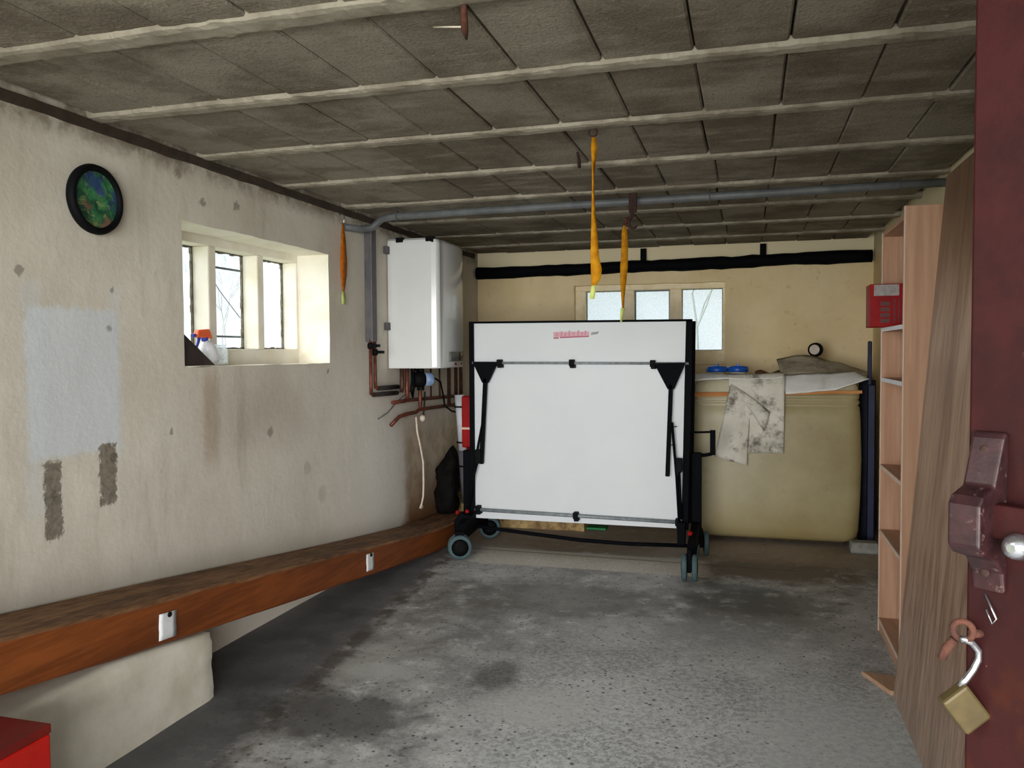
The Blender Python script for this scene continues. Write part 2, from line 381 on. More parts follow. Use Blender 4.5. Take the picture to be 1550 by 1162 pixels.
M_PIPEG = plain('grey_drain_pipe', (112, 112, 116), (90, 90, 95), 6, 0.55)
M_BLUEP = plain('blue_paint', (22, 34, 76), (14, 22, 52), 9, 0.5)
M_DBLUE = plain('dark_blue_fabric', (34, 38, 52), (24, 26, 36), 9, 0.8)
M_CAP = plain('blue_plastic_cap', (26, 92, 190), (16, 72, 164), 12, 0.35)
M_STONE = plain('pale_block', (150, 150, 144), (124, 124, 118), 20, 0.9, bump=0.4)
M_LATH = wood('tank_lath', (170, 104, 48), (206, 146, 84), 'x')
M_SHELF = wood('shelf_board', (176, 134, 106), (198, 158, 130), 'z', fine=60, rough=0.55, bump=0.05)
M_SHELFH = wood('shelf_board_across', (176, 134, 106), (198, 158, 130), 'y', fine=60, rough=0.55, bump=0.05)
M_EDGE = plain('pale_edging', (226, 204, 186), (214, 188, 168), 10, 0.5)
M_EDGEW = plain('white_edging', (236, 238, 242), (226, 228, 234), 10, 0.4)
t = NT('wooden_panel_grain'); X, Y, Z = t.xyz()
v = t.scale(t.pos(), (1, 1, 0.05)); f1 = t.noise(11, 5, 0.65, v, 0.8); f2 = t.noise(70, 4, 0.65, v)
c = t.mix(t.rng(t.add(t.mul(f1, 0.6), t.mul(f2, 0.4)), 0.34, 0.66), lin((128, 92, 68)), lin((190, 156, 130)))
c = t.mix(t.mul(t.rng(Z, 0.9, 0.15), 0.5), c, t.mix(t.rng(f2, 0.4, 0.6), lin((142, 122, 110)), lin((176, 160, 150))))  # grey glare on the lower panel painted into the wood colour
c = t.mix(t.mul(t.rng(Z, 1.45, 1.85), 0.6), c, lin((84, 54, 34)))
t.bump(f2, 0.2, 0.004); M_LEAN = t.fin(c, 0.42, 0, 0.4)
M_OFFCUT = wood('offcut_wood', (172, 136, 110), (196, 160, 132), 'y')
M_SILLBRD = plain('dark_slate_board', (62, 48, 46), (46, 36, 36), 12, 0.6)
M_SILLEDG = plain('slate_board_edge', (150, 144, 156), (128, 122, 134), 12, 0.5)
M_ORANGE = plain('orange_plastic', (255, 120, 66), (250, 100, 52), 10, 0.4)
M_BLUETR = plain('blue_trigger_plastic', (72, 92, 200), (52, 72, 176), 10, 0.4)
M_BOTTLE = plain('translucent_white_bottle', (232, 234, 240), (222, 224, 232), 10, 0.3)
M_RUST = plain('rusty_iron', (62, 38, 31), (42, 28, 25), 40, 0.9, 0.0, bump=0.5, bsc=120)
M_RUSTO = plain('orange_rusty_iron', (96, 57, 43), (66, 39, 31), 40, 0.85, 0.1, bump=0.5, bsc=120)
M_BRASS = plain('worn_brass', (84, 71, 41), (62, 51, 31), 26, 0.5, 0.15)
M_CHROME = plain('worn_chrome', (196, 196, 202), (170, 170, 176), 20, 0.22, 0.9)
M_TAGG = plain('strap_label', (206, 216, 130), (188, 198, 110), 10, 0.7)
t = NT('yellow_webbing')
c = t.mix(t.rng(t.noise(30, 3, 0.6), 0.35, 0.65), lin((226, 166, 28)), lin((204, 136, 18)))
t.fin(c, 0.7, 0, 0.2)
tr = t.n.new('ShaderNodeBsdfTranslucent'); t.l.new(c, tr.inputs[0]); mx = t.n.new('ShaderNodeMixShader'); mx.inputs[0].default_value = 0.4
t.l.new(t.b.outputs[0], mx.inputs[1]); t.l.new(tr.outputs[0], mx.inputs[2]); t.l.new(mx.outputs[0], t.out.inputs['Surface']); M_WEB = t.m
t = NT('orange_webbing')
c = t.mix(t.rng(t.noise(30, 3, 0.6), 0.35, 0.65), lin((196, 112, 14)), lin((168, 88, 10)))
M_WEBO = t.fin(c, 0.7, 0, 0.2)
t = NT('door_paint'); X, Y, Z = t.xyz()
n2 = t.noise(14, 5, 0.65); n3 = t.noise(120, 4, 0.7)
c = t.mix(t.rng(n2, 0.35, 0.65), lin((52, 19, 18)), lin((40, 14, 15)))
lo = t.rng(t.add(Z, t.mul(n2, 0.06)), 1.12, 1.04)
c = t.mix(t.mul(lo, t.mul(t.rng(n2, 0.5, 0.68), 0.7)), c, lin((64, 28, 14)))
c = t.mix(t.mul(lo, t.rng(n3, 0.68, 0.74)), c, lin((150, 112, 80)))
c = t.mix(t.mul(t.rng(t.noise(60, 4, 0.6), 0.7, 0.8), 0.4), c, lin((96, 56, 52)))
t.bump(t.add(n2, t.mul(n3, 0.3)), 0.25, 0.004); M_DOOR = t.fin(c, 0.55, 0, 0.15)
t = NT('keep_iron_paint')
c = t.mix(t.rng(t.noise(40, 5, 0.65), 0.35, 0.65), lin((54, 28, 30)), lin((38, 19, 22)))
c = t.mix(t.rng(t.noise(90, 4, 0.7), 0.6, 0.72), c, lin((104, 80, 78)))
t.bump(t.noise(45, 3, 0.6), 0.3, 0.002); M_KEEP = t.fin(c, 0.4, 0.1, 0.5)

t = NT('oil_tank_plastic'); X, Y, Z = t.xyz()
c = t.mix(t.rng(t.noise(2.2, 5, 0.6), 0.3, 0.7), lin((172, 160, 122)), lin((150, 137, 98)))
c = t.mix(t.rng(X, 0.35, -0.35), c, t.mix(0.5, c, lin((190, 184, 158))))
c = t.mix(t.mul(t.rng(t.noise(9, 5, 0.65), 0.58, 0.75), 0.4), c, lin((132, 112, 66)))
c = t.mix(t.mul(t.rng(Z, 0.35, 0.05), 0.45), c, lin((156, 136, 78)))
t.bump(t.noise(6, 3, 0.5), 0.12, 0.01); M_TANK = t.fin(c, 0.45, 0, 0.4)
M_TANKTOP = plain('tank_dome_plastic', (206, 200, 176), (180, 172, 140), 4, 0.5)
def sheet_mat(name, a, b, stain, k):
    t = NT(name)
    c = t.mix(t.rng(t.noise(5, 5, 0.6), 0.3, 0.7), lin(a), lin(b))
    c = t.mix(t.mul(t.rng(t.noise(7, 6, 0.72), 0.47, 0.68), k), c, lin(stain))
    t.bump(t.noise(12, 4, 0.6), 0.3, 0.01); t.fin(c, 0.75, 0, 0.25); return t.m
M_SHEETW = sheet_mat('white_sheeting', (236, 236, 234), (224, 224, 220), (170, 168, 160), 0.4)
M_SHEETG = sheet_mat('stained_sheeting', (222, 218, 206), (204, 200, 186), (92, 86, 76), 0.9)
M_SHEETC = sheet_mat('grey_board', (186, 178, 158), (164, 154, 134), (106, 96, 80), 0.7)
M_GROUND = plain('grass_ground', (148, 156, 122), (128, 138, 104), 3, 0.95)
M_BARK = plain('washed_out_bark', (176, 180, 182), (160, 164, 168), 8, 0.9)  # wash-out from the overexposed sky put into the bark colour
M_PUTTY = plain('dark_putty', (120, 116, 108), (80, 74, 66), 40, 0.9)
M_WINBAR = plain('grey_saddle_bar', (112, 122, 130), (96, 104, 112), 20, 0.6)
def glass(name, veil, patt):
    t = NT(name); n = t.n
    t.n.remove(t.b)
    tp = n.new('ShaderNodeBsdfTransparent'); tp.inputs[0].default_value = (0.97, 0.99, 1, 1)
    tl = n.new('ShaderNodeBsdfTranslucent'); tl.inputs[0].default_value = (0.95, 0.97, 1.0, 1)
    gl = n.new('ShaderNodeBsdfGlossy'); gl.inputs['Roughness'].default_value = 0.35
    m1 = n.new('ShaderNodeMixShader'); m2 = n.new('ShaderNodeMixShader')
    f = t.rng(t.noise(patt, 5, 0.7), 0.35, 0.7, veil*0.6, min(1, veil*1.35)); t.l.new(f, m1.inputs[0])
    t.l.new(tp.outputs[0], m1.inputs[1]); t.l.new(tl.outputs[0], m1.inputs[2])
    m2.inputs[0].default_value = 0.015; t.l.new(m1.outputs[0], m2.inputs[1]); t.l.new(gl.outputs[0], m2.inputs[2])
    t.l.new(m2.outputs[0], t.out.inputs['Surface']); return t.m
M_PANE_L = glass('veiled_pane', 0.1, 14)  # white haze put into the glass, fading the trees outside
M_PANE_B = glass('misted_pane', 0.22, 60)
M_JAR = glass('clear_jar_glass', 0.3, 30)
t = NT('clock_picture'); o_ = t.pos(); v = t.scale(o_, (1, 1, 1))
r1 = t.noise(14, 5, 0.6, v, 1.0); r2 = t.noise(30, 5, 0.7, v, 0.8); r3 = t.noise(9, 3, 0.5, v)
c = t.mix(t.rng(r1, 0.35, 0.62), lin((26, 66, 50)), lin((64, 132, 84)))
c = t.mix(t.rng(r2, 0.52, 0.66), c, lin((128, 142, 92)))
c = t.mix(t.mul(t.rng(r3, 0.5, 0.62), 0.8), c, lin((44, 56, 120)))
c = t.mix(t.rng(r3, 0.40, 0.30), c, lin((126, 92, 78)))
M_CLOCK = t.fin(c, 0.18, 0, 0.5)
t = NT('shelf_box_text'); v = t.scale(t.pos(), (1, 1, 1))
M_LABELG = plain('grey_label', (168, 162, 160), (140, 134, 132), 60, 0.6)
M_LABELD = plain('brownish_print', (104, 62, 58), (84, 48, 46), 140, 0.6)
M_DKRED = plain('dark_red_print', (128, 10, 18), (98, 6, 14), 90, 0.5)
M_DIAL = plain('gauge_dial', (214, 204, 190), (196, 184, 170), 20, 0.4)

# ------------------------------------------------------------------ the setting
XL, XR, YF, YB, ZC = -2.3, 0.93, 0.35, 6.9, 2.19
BEAMS = [0.64, 1.27, 1.90, 2.49, 3.11, 3.775, 4.42, 5.09, 5.76, 6.40]

def wall_x(x, thick, ylo, yhi, zlo, zhi, hole, amp, step=0.07):
    """wall whose room face is at x, looking towards +x; hole = (y0,y1,z0,z1)"""
    y0, y1, z0, z1 = hole
    ys = wgrid(ylo, yhi, step, (y0, y1)); zs = wgrid(zlo, zhi, step, (z0, z1))
    mb = MB(); idx = {}
    def vid(i, j):
        if (i, j) not in idx:
            y, z = ys[i], zs[j]
            d = amp*(nz(y, z, 0.3, 1.3)+0.5*nz(y, z, 4.1, 4.0))
            jy = jz = 0.0
            if y0-1e-6 <= y <= y1+1e-6 and z0-1e-6 <= z <= z1+1e-6:
                jy = 0.006*nz(y, z, 9.0, 7.0); jz = 0.006*nz(y, z, 14.0, 7.0)
            idx[(i, j)] = len(mb.v); mb.v.append(Vector((x+d, y+jy, z+jz)))
        return idx[(i, j)]
    for i in range(len(ys)-1):
        for j in range(len(zs)-1):
            cy = (ys[i]+ys[i+1])/2; cz = (zs[j]+zs[j+1])/2
            if y0 < cy < y1 and z0 < cz < z1: continue
            mb.f.append([vid(i, j), vid(i+1, j), vid(i+1, j+1), vid(i, j+1)]); mb.sm.append(True)
    xb = x-thick
    for a, b, cc, dd in ((ylo, y0, zlo, zhi), (y1, yhi, zlo, zhi), (y0, y1, zlo, z0), (y0, y1, z1, zhi)):
        mb.poly([(xb, a, cc), (xb, b, cc), (xb, b, dd), (xb, a, dd)], [(0, 1, 2, 3)])
    return mb, idx, ys, zs
HOLE_L = (2.955, 4.222, 1.285, 1.905)
mb, idx, ys, zs = wall_x(XL, 0.36, -0.1, YB+0.4, 0.0, ZC+0.084, HOLE_L, 0.007)
mb.poly([(XL, -0.1, 0), (XL-0.36, -0.1, 0), (XL-0.36, -0.1, ZC), (XL, -0.1, ZC)], [(0, 1, 2, 3)])
wall_left = struct(link('wall_left', mb, M_WALL_L, loc=(XL, 3, 0), recalc=True))
# window reveal of the left wall (rough edged plaster lining)
def reveal(pts_front, pts_back, mat, parent, name='reveal'):
    mb = MB()
    n = len(pts_front)
    mb.v += [Vector(p) for p in pts_front]+[Vector(p) for p in pts_back]
    for i in range(n):
        k = (i+1) % n; mb.f.append([i, k, n+k, n+i]); mb.sm.append(False)
    return link(name, mb, mat, parent, recalc=False)
i0 = ys.index(HOLE_L[0]); i1 = ys.index(HOLE_L[1]); j0 = zs.index(HOLE_L[2]); j1 = zs.index(HOLE_L[3])
ring = [(i, j0) for i in range(i0, i1)]+[(i1, j) for j in range(j0, j1)]+[(i, j1) for i in range(i1, i0, -1)]+[(i0, j) for j in range(j1, j0, -1)]
fr = [mb.v[idx[q]] for q in ring]
bk = [Vector((XL-0.36, p.y, p.z)) for p in fr]
reveal(fr, bk, M_REVEAL, wall_left)

# back wall (room face looks to -Y) with its window opening
HOLE_B = (-1.435, -0.185, 1.25, 1.905)
def wall_y(y, thick, xlo, xhi, zlo, zhi, hole, amp, step=0.07):
    x0, x1, z0, z1 = hole
    xs = wgrid(xlo, xhi, step, (x0, x1)); zs = wgrid(zlo, zhi, step, (z0, z1)); mb = MB(); idx = {}
    def vid(i, j):
        if (i, j) not in idx:
            x, z = xs[i], zs[j]; d = amp*(nz(x, z, 1.3, 1.3)+0.5*nz(x, z, 6.1, 4.0)); jx = jz = 0
            if x0-1e-6 <= x <= x1+1e-6 and z0-1e-6 <= z <= z1+1e-6:
                jx = 0.006*nz(x, z, 9.0, 7.0); jz = 0.006*nz(x, z, 14.0, 7.0)
            idx[(i, j)] = len(mb.v); mb.v.append(Vector((x+jx, y+d, z+jz)))
        return idx[(i, j)]
    for i in range(len(xs)-1):
        for j in range(len(zs)-1):
            if x0 < (xs[i]+xs[i+1])/2 < x1 and z0 < (zs[j]+zs[j+1])/2 < z1: continue
            mb.f.append([vid(i, j), vid(i, j+1), vid(i+1, j+1), vid(i+1, j)][::-1]); mb.sm.append(True)
    yb = y+thick
    for a, b, cc, dd in ((xlo, x0, zlo, zhi), (x1, xhi, zlo, zhi), (x0, x1, zlo, z0), (x0, x1, z1, zhi)):
        mb.poly([(a, yb, cc), (b, yb, cc), (b, yb, dd), (a, yb, dd)], [(0, 1, 2, 3)])
    return mb, idx, xs, zs
mb, idx, xs, zs = wall_y(YB, 0.3, XL, XR+0.1, 0.0, ZC+0.084, HOLE_B, 0.008)
wall_back = struct(link('wall_back', mb, M_WALL_B, loc=(-0.7, YB, 0)))
i0 = xs.index(HOLE_B[0]); i1 = xs.index(HOLE_B[1]); j0 = zs.index(HOLE_B[2]); j1 = zs.index(HOLE_B[3])
ring = [(i, j0) for i in range(i0, i1)]+[(i1, j) for j in range(j0, j1)]+[(i, j1) for i in range(i1, i0, -1)]+[(i0, j) for j in range(j1, j0, -1)]
fr = [mb.v[idx[q]] for q in ring]; bk = [Vector((p.x, YB+0.3, p.z)) for p in fr]
reveal(fr, bk, M_REVEAL_B, wall_back)

struct(link('wall_right', MB().box(XR, XR+0.3, -0.1, YB+0.4, 0, ZC+0.084), M_WALL_B))
# unseen front wall, its doorway made wide to let the outside lamp in
fw_ = MB(); fw_.box(XL-0.36, -2.05, 0.02, YF, 0, ZC); fw_.box(0.86, XR+0.3, 0.02, YF, 0, ZC); fw_.box(-2.05, 0.86, 0.02, YF, 2.08, ZC)
struct(link('wall_front', fw_, M_FRONT))
struct(link('floor', MB().grid(lambda u, v: (-2.66+3.9*u, -1.6+8.8*v, 0.0), 26, 60).box(-2.66, 1.24, -1.6, 7.2, -0.2, -0.01), M_FLOOR))
struct(link('ground', MB().box(-40, 40, -30, 60, -0.5, -0.21), M_GROUND), 'grass outside the building')

# ceiling: slab, concrete beams and the blocks laid between them
ceiling = struct(link('ceiling', MB().box(XL-0.36, XR+0.3, 0.02, YB+0.3, ZC+0.085, ZC+0.2), M_JOINT))
def beam_mesh(y, wdt=0.062):
    mb = MB(); n = 200; x0, x1 = XL-0.02, XR+0.02
    def fn(u, v):
        x = x0+(x1-x0)*u
        e = 0.016*nz(x, y, 0.0, 7.0)+0.014*nz(x, y, 5.0, 28.0)
        prof = [(-wdt/2-0.012, 0.03), (-wdt/2-abs(e)*0.9, 0.004), (-wdt/2+0.012, 0.0), (wdt/2-0.012, 0.0), (wdt/2+e*0.6, 0.004), (wdt/2+0.008, 0.03)]
        dy, dz = prof[int(round(v*5))]
        return (x, y+dy, ZC+dz+0.003*nz(x, y, v*3, 14.0)+0.003*nz(x, y, v*9, 40.0))
    return mb.grid(fn, n, 5, smooth=False)
for y in BEAMS: link('beam', beam_mesh(y, 0.075 if y < 2 else 0.062), M_BEAM, ceiling)
BW = 0.265; JX = 0.105
def block_bm(w_, l_, seed):
    mb = MB(); b = 0.006; z0, z1 = 0.0, 0.07
    w2, l2 = w_/2, l_/2
    mb.poly([(-w2, -l2, z1), (w2, -l2, z1), (w2, l2, z1), (-w2, l2, z1), (-w2, -l2, z0+b), (w2, -l2, z0+b), (w2, l2, z0+b), (-w2, l2, z0+b),
             (-w2+b, -l2+b, z0), (w2-b, -l2+b, z0), (w2-b, l2-b, z0), (-w2+b, l2-b, z0)],
            [(0, 1, 2, 3), (0, 4, 5, 1), (1, 5, 6, 2), (2, 6, 7, 3), (3, 7, 4, 0), (4, 8, 9, 5), (5, 9, 10, 6), (6, 10, 11, 7), (7, 11, 8, 4), (8, 11, 10, 9)])
    return mb
rows = [0.10]+BEAMS+[YB+0.02]
proto = {}
for ri in range(len(rows)-1):
    ya, yb = rows[ri]+0.036, rows[ri+1]-0.036
    if yb-ya < 0.1: continue
    ln = yb-ya; off = JX+0.012*math.sin(ri*2.3)
    k0 = math.ceil((XL-off)/BW)-1
    for k in range(k0, k0+15):
        xa, xb = max(off+k*BW, XL), min(off+(k+1)*BW, XR)
        if xb-xa < 0.05: continue
        gap = random.choice((0.003, 0.006, 0.009)); key = (ri, round(xb-xa, 3), gap)
        loc = Vector(((xa+xb)/2, (ya+yb)/2, ZC+0.014+random.uniform(-0.003, 0.004)))
        if key not in proto:
            o = link('concrete_block', block_bm(xb-xa-gap, ln, 0), M_BLOCK, ceiling); proto[key] = o.data
            o.data.transform(Matrix.Translation(WORLD['ceiling']))
        else:
            o = bpy.data.objects.new('concrete_block', proto[key]); COL.objects.link(o); o.parent = ceiling
        o.location = loc-WORLD['ceiling']; o.rotation_euler = (0, 0, random.uniform(-0.006, 0.006))

struct(link('trim_1', MB().grid(lambda u, v: (XL+[0.0, 0.012, 0.014, 0.0][int(round(v*3))]+0.006*nz(u*7, v, 1, 5)*(v > 0), 0.1+6.7*u, [2.155, 2.160, 2.192, 2.196][int(round(v*3))]+0.006*nz(u*7, v, 3, 6)), 120, 3, False), M_DKBROWN), 'dark strip between left wall and ceiling')  # dark brown strip along the top of the left wall

# ---- window_1 (left wall): stone mullions, three panes
win = struct(thing('window_1', 'three-light mullioned window in the left wall', 'window', (-2.5, 3.6, 1.285))); del win['category']
fx0, fx1 = -2.615, -2.50
mb = MB()
mb.box(fx0, fx1, 2.93, 4.24, 1.27, 1.365); mb.box(fx0, fx1, 2.93, 4.24, 1.862, 1.93)
mb.box(fx0, fx1, 2.93, 2.99, 1.365, 1.862); mb.box(fx0, fx1, 4.205, 4.25, 1.365, 1.862)
link('window_frame', mb, M_REVEAL, win, 0.006)
for a, b in ((3.405, 3.463), (3.815, 3.873)):
    link('mullion', MB().box(fx0, fx1+0.001, a, b, 1.365, 1.862), M_REVEAL, win, 0.006)
for a, b in ((2.99, 3.405), (3.463, 3.815), (3.873, 4.205)):
    p = link('pane', MB().box(-2.604, -2.600, a, b, 1.362, 1.865), M_PANE_L, win)
    mb = MB(); r_ = random.Random(int(a*100))
    def rag(p0, p1, ax):
        for k in range(14):
            u0, u1 = k/14, (k+1)/14; q0 = [p0[i]+(p1[i]-p0[i])*u0 for i in range(3)]; q1 = [p0[i]+(p1[i]-p0[i])*u1 for i in range(3)]
            wv = r_.uniform(0.004, 0.012)
            lo = [min(q0[i], q1[i]) for i in range(3)]; hi = [max(q0[i], q1[i]) for i in range(3)]
            lo[ax] -= wv; hi[ax] += wv
            mb.box(-2.600, -2.588, lo[1], hi[1], lo[2], hi[2])
    rag((0, a, 1.862), (0, b, 1.862), 2); rag((0, a, 1.366), (0, b, 1.366), 2); rag((0, b-0.002, 1.366), (0, b-0.002, 1.862), 1)
    pt = link('putty', mb, M_PUTTY, win)
for z in (1.779, 1.430): link('saddle_bar', MB().box(-2.598, -2.588, 3.463, 3.815, z-0.005, z+0.005), M_WINBAR, win)
link('wire', MB().tube([(-2.592, 3.50, 1.778), (-2.592, 3.62, 1.66), (-2.592, 3.79, 1.53)], 0.0022, 6), M_WINBAR, win)

# ---- window_2 (back wall)
win = struct(thing('window_2', 'three-light window in the back wall', 'window', (-0.8, 7.02, 1.25))); del win['category']
y0, y1 = 6.985, 7.10
mb = MB(); mb.box(-1.45, -0.17, y0, y1, 1.24, 1.345); mb.box(-1.45, -0.17, y0, y1, 1.86, 1.92); mb.box(-1.45, -1.352, y0, y1, 1.345, 1.86); mb.box(-0.205, -0.17, y0, y1, 1.345, 1.86)
link('window_frame', mb, M_REVEAL_B, win, 0.006)
for a, b in ((-1.035, -0.935), (-0.635, -0.537)): link('mullion', MB().box(a, b, y0, y1, 1.345, 1.86), M_REVEAL_B, win, 0.008)
for a, b, thin in ((-1.352, -1.035, 0.006), (-0.935, -0.635, 0.012), (-0.537, -0.205, 0.006)):
    link('pane', MB().box(a, b, 7.060, 7.064, 1.345, 1.86), M_PANE_B, win)
    mb = MB()
    mb.box(a, a+thin, 7.045, 7.060, 1.345, 1.86); mb.box(b-thin, b, 7.045, 7.060, 1.345, 1.86); mb.box(a+thin, b-thin, 7.045, 7.060, 1.345, 1.345+thin); mb.box(a+thin, b-thin, 7.045, 7.060, 1.86-thin, 1.86)
    link('casement', mb, M_PUTTY if thin < 0.01 else M_WINBAR, win)
link('window_sill', MB().box(-1.445, -0.175, 6.86, 6.99, 1.232, 1.252), M_REVEAL_B, win, 0.005)
link('stay', MB().box(-0.725, -0.712, 7.02, 7.035, 1.54, 1.60).box(-0.73, -0.705, 6.99, 7.035, 1.53, 1.545), M_STEELBLK, win)

# ---- door_1: the open door leaf at the right edge of the frame
DO = Vector((0.207, 0.89, 0)); DU = Vector((0.764, -0.645, 0)).normalized(); DN = Vector((-0.645, -0.764, 0)).normalized(); DZ = Vector((0, 0, 1))
def dp(u, n, z): return DO+DU*u+DN*n+DZ*z
door = struct(thing('door_1', 'open red-brown painted door at the right edge', 'door', tuple(DO))); del door['category']
link('door_leaf', MB().obox(dp(0.42, -0.0225, 1.02), (DU, DN, DZ), (0.42, 0.0225, 1.005)), M_DOOR, door, 0.003)
# bolt keep: a hump of bent iron with a tab above and below
prof = [(0.0, 1.112), (0.005, 1.108), (0.008, 1.128), (0.020, 1.142), (0.044, 1.150), (0.052, 1.158), (0.052, 1.197), (0.046, 1.205), (0.026, 1.212), (0.010, 1.256), (0.006, 1.262), (0.0, 1.262)]
keep = link('bolt_keep', MB().prism([dp(0.008, n, z) for n, z in prof], DU*0.030), M_KEEP, door, 0.004, 3)
for z in (1.127, 1.245): link('screw_head', MB().lathe([(0.0045, 0.0), (0.0045, 0.0015), (0.002, 0.0022)], dp(0.022, 0.0082 if z < 1.2 else 0.0125, z), DN, 10), M_RUST, keep)
link('bolt_bar', MB().obox(dp(0.115, 0.018, 1.181), (DU, DN, DZ), (0.092, 0.009, 0.016)), M_DOOR, door, 0.003)
link('bolt_knob', MB().lathe([(0.005, 0), (0.0105, 0.004), (0.0125, 0.012), (0.010, 0.02), (0.004, 0.024)], dp(0.062, 0.022, 1.163), DN, 16), M_CHROME, door)
eye = dp(0.006, 0.016, 1.068)
ec = Vector((-0.35, -0.93, 0.08)).normalized()
link('staple_eye', MB().torus(eye, ec, 0.0088, 0.0033, 24, 8).tube([dp(0.014, -0.002, 1.064), dp(0.011, 0.01, 1.065)], 0.0045, 8), M_RUSTO, door)
link('staple_pin', MB().tube([dp(-0.001, 0.018, 1.058), dp(-0.007, 0.02, 1.048), dp(-0.012, 0.021, 1.036)], [0.0042, 0.0045, 0.004], 8), M_RUSTO, door)
link('bent_wire', MB().tube([dp(0.019, 0.001, 1.104), dp(0.032, 0.006, 1.084), dp(0.029, 0.007, 1.079), dp(0.0225, 0.006, 1.091)], 0.0011, 6), M_CHROME, door)
# ---- masonry under the timber and in the far corner
pm = MB().grid(lambda u, v: (0, 0, 0), 1, 1); pm = MB()
def pzt(y): return min(0.325, 0.390-0.1245*(y-1.77)-0.012) if y > 1.77 else 0.325
def pier_fn(u, v):
    y = 0.9+1.81*u
    if v < 0.62: x, z = -2.0+0.007*nz(y, v*3, 2, 3.5)-0.01*max(0, (u-0.97)/0.03)**2, pzt(y)*(v/0.62)
    else: x, z = -2.0-0.3*(v-0.62)/0.38, pzt(y)
    if abs(v-0.62) < 0.06: x -= 0.008; z -= 0.006
    return (x, y, z+0.004*nz(y, x, 7, 4)*(v > 0.3))
pm.grid(pier_fn, 48, 21)
b_ = len(pm.v); ed = [pier_fn(1, j/21) for j in range(22)]
pm.poly(ed+[(-2.3, 2.71, 0.0)], [list(range(23))])
struct(link('trim_2', pm, M_PIER), 'white limewashed masonry block under the timber')
def ledge(x0, x1, y0, y1, z1, name, label):
    mb = MB()
    def fn(u, v):
        x = x0+(x1-x0)*u; r = 0.035
        pts = [(y0, 0.0), (y0, z1*0.5), (y0, z1-r), (y0+r*0.4, z1-r*0.3), (y0+r, z1), ((y0+y1)/2, z1+0.01), (y1, z1)]
        yy, zz = pts[int(round(v*6))]; d = 0.03*nz(x, yy, zz, 6)
        return (x, yy+d*(v < 0.8), max(0, zz+d*0.4*(zz > 0)))
    mb.grid(fn, 30, 6); e = [fn(1, j/6) for j in range(7)]; mb.poly(e+[(x1, y1, 0)], [list(range(8))])
    struct(link(name, mb, M_LEDGE), label)
ledge(-2.3, -1.17, 5.98, 6.88, 0.17, 'trim_3', 'rough yellow stone ledge at the foot of the back wall')

# ------------------------------------------------------------------ things along the left wall
tb = MB()
ST = [(0.8, 0.665, 0.505), (1.30, 0.606, 0.446), (1.77, 0.549, 0.390), (2.75, 0.435, 0.268), (3.4, 0.355, 0.195), (4.06, 0.276, 0.12), (4.7, 0.203, 0.048), (5.15, 0.155, 0.004), (5.95, 0.110, 0.004)]
def tz(y, k):
    for a, b in zip(ST, ST[1:]):
        if a[0] <= y <= b[0]: return a[k]+(b[k]-a[k])*(y-a[0])/(b[0]-a[0])
    return ST[-1][k]
def tim(u, v):
    y = 0.8+5.15*u; zt, zb = tz(y, 1), tz(y, 2); j = int(round(v*9)) % 9
    xf = -1.995+0.006*nz(y, 0, 3, 2.0); xb = -2.285
    ch = 0.010+0.018*max(0, nz(y, 2, 8, 3.2))**1.5
    P = [(xb, zb), (xf-0.006, zb), (xf, zb+0.008), (xf, (zt+zb)/2), (xf, zt-ch), (xf-ch, zt), ((xf+xb)/2, zt+0.003*nz(y, 1, 1, 5)), (xb+0.01, zt), (xb, zt-0.01)]
    return (P[j][0], y, max(0.003, P[j][1]))
tb.grid(tim, 120, 9, False)
tb.poly([tim(0, j/9) for j in range(9)], [list(range(9))]); tb.poly([tim(1, j/9) for j in range(9)], [list(range(9))])
timber = tag(link('timber_beam', tb, M_TIMBER), 'long heavy orange-brown timber beam lying low along the left wall', 'timber beam')
def paper_tag(y, z, hw, hh, tilt, lab):
    x = -1.990; e = thing('paper_tag', lab, 'paper tag', (x, y, z-hh), 'white paper tags pinned to the timber beam')
    c_, s_ = math.cos(tilt), math.sin(tilt); mb = MB()
    def q(a, b): return (x+0.004*(b < 0)*0.6, y+a*c_-b*s_, z+a*s_+b*c_)
    mb.grid(lambda u, v: Vector(q((u-0.5)*2*hw, (v-0.5)*2*hh))+Vector((0.001*(1-v), 0, 0)), 4, 6)
    link('paper_sheet', mb, M_PAPER, e, solid=0.0015)
    link('drawing_pin', MB().lathe([(0.006, 0), (0.010, 0.003), (0.009, 0.007), (0.004, 0.009)], q(0.004, hh*0.82), (1, 0, 0), 12), M_BLACK, e)
paper_tag(2.437, 0.373, 0.045, 0.046, -0.10, 'larger white paper tag pinned to the near half of the timber beam')
paper_tag(4.065, 0.195, 0.045, 0.046, -0.10, 'small white paper tag pinned to the far half of the timber beam')

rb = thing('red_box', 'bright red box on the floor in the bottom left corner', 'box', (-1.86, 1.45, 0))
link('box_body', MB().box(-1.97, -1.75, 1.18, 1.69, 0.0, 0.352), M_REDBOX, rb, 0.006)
link('box_lid', MB().box(-1.971, -1.749, 1.179, 1.691, 0.353, 0.377), plain('shaded_red_lid', (112, 16, 6), (88, 10, 5), 6, 0.6), rb, 0.002)  # shade under the timber painted into the box top as darker red

cl = thing('wall_picture', 'round black-rimmed picture with mottled green and blue face high on left wall', 'picture', (-2.29, 2.46, 1.78))
cc = (-2.290, 2.462, 1.903)
link('rim', MB().lathe([(0.100, 0.0), (0.124, 0.0), (0.127, 0.012), (0.122, 0.026), (0.112, 0.032), (0.103, 0.026), (0.101, 0.014)], cc, (1, 0, 0), 48), M_BLACK, cl)
link('face', MB().lathe([(0.103, 0.010), (0.103, 0.015)], cc, (1, 0, 0), 48, False), M_CLOCK, cl)

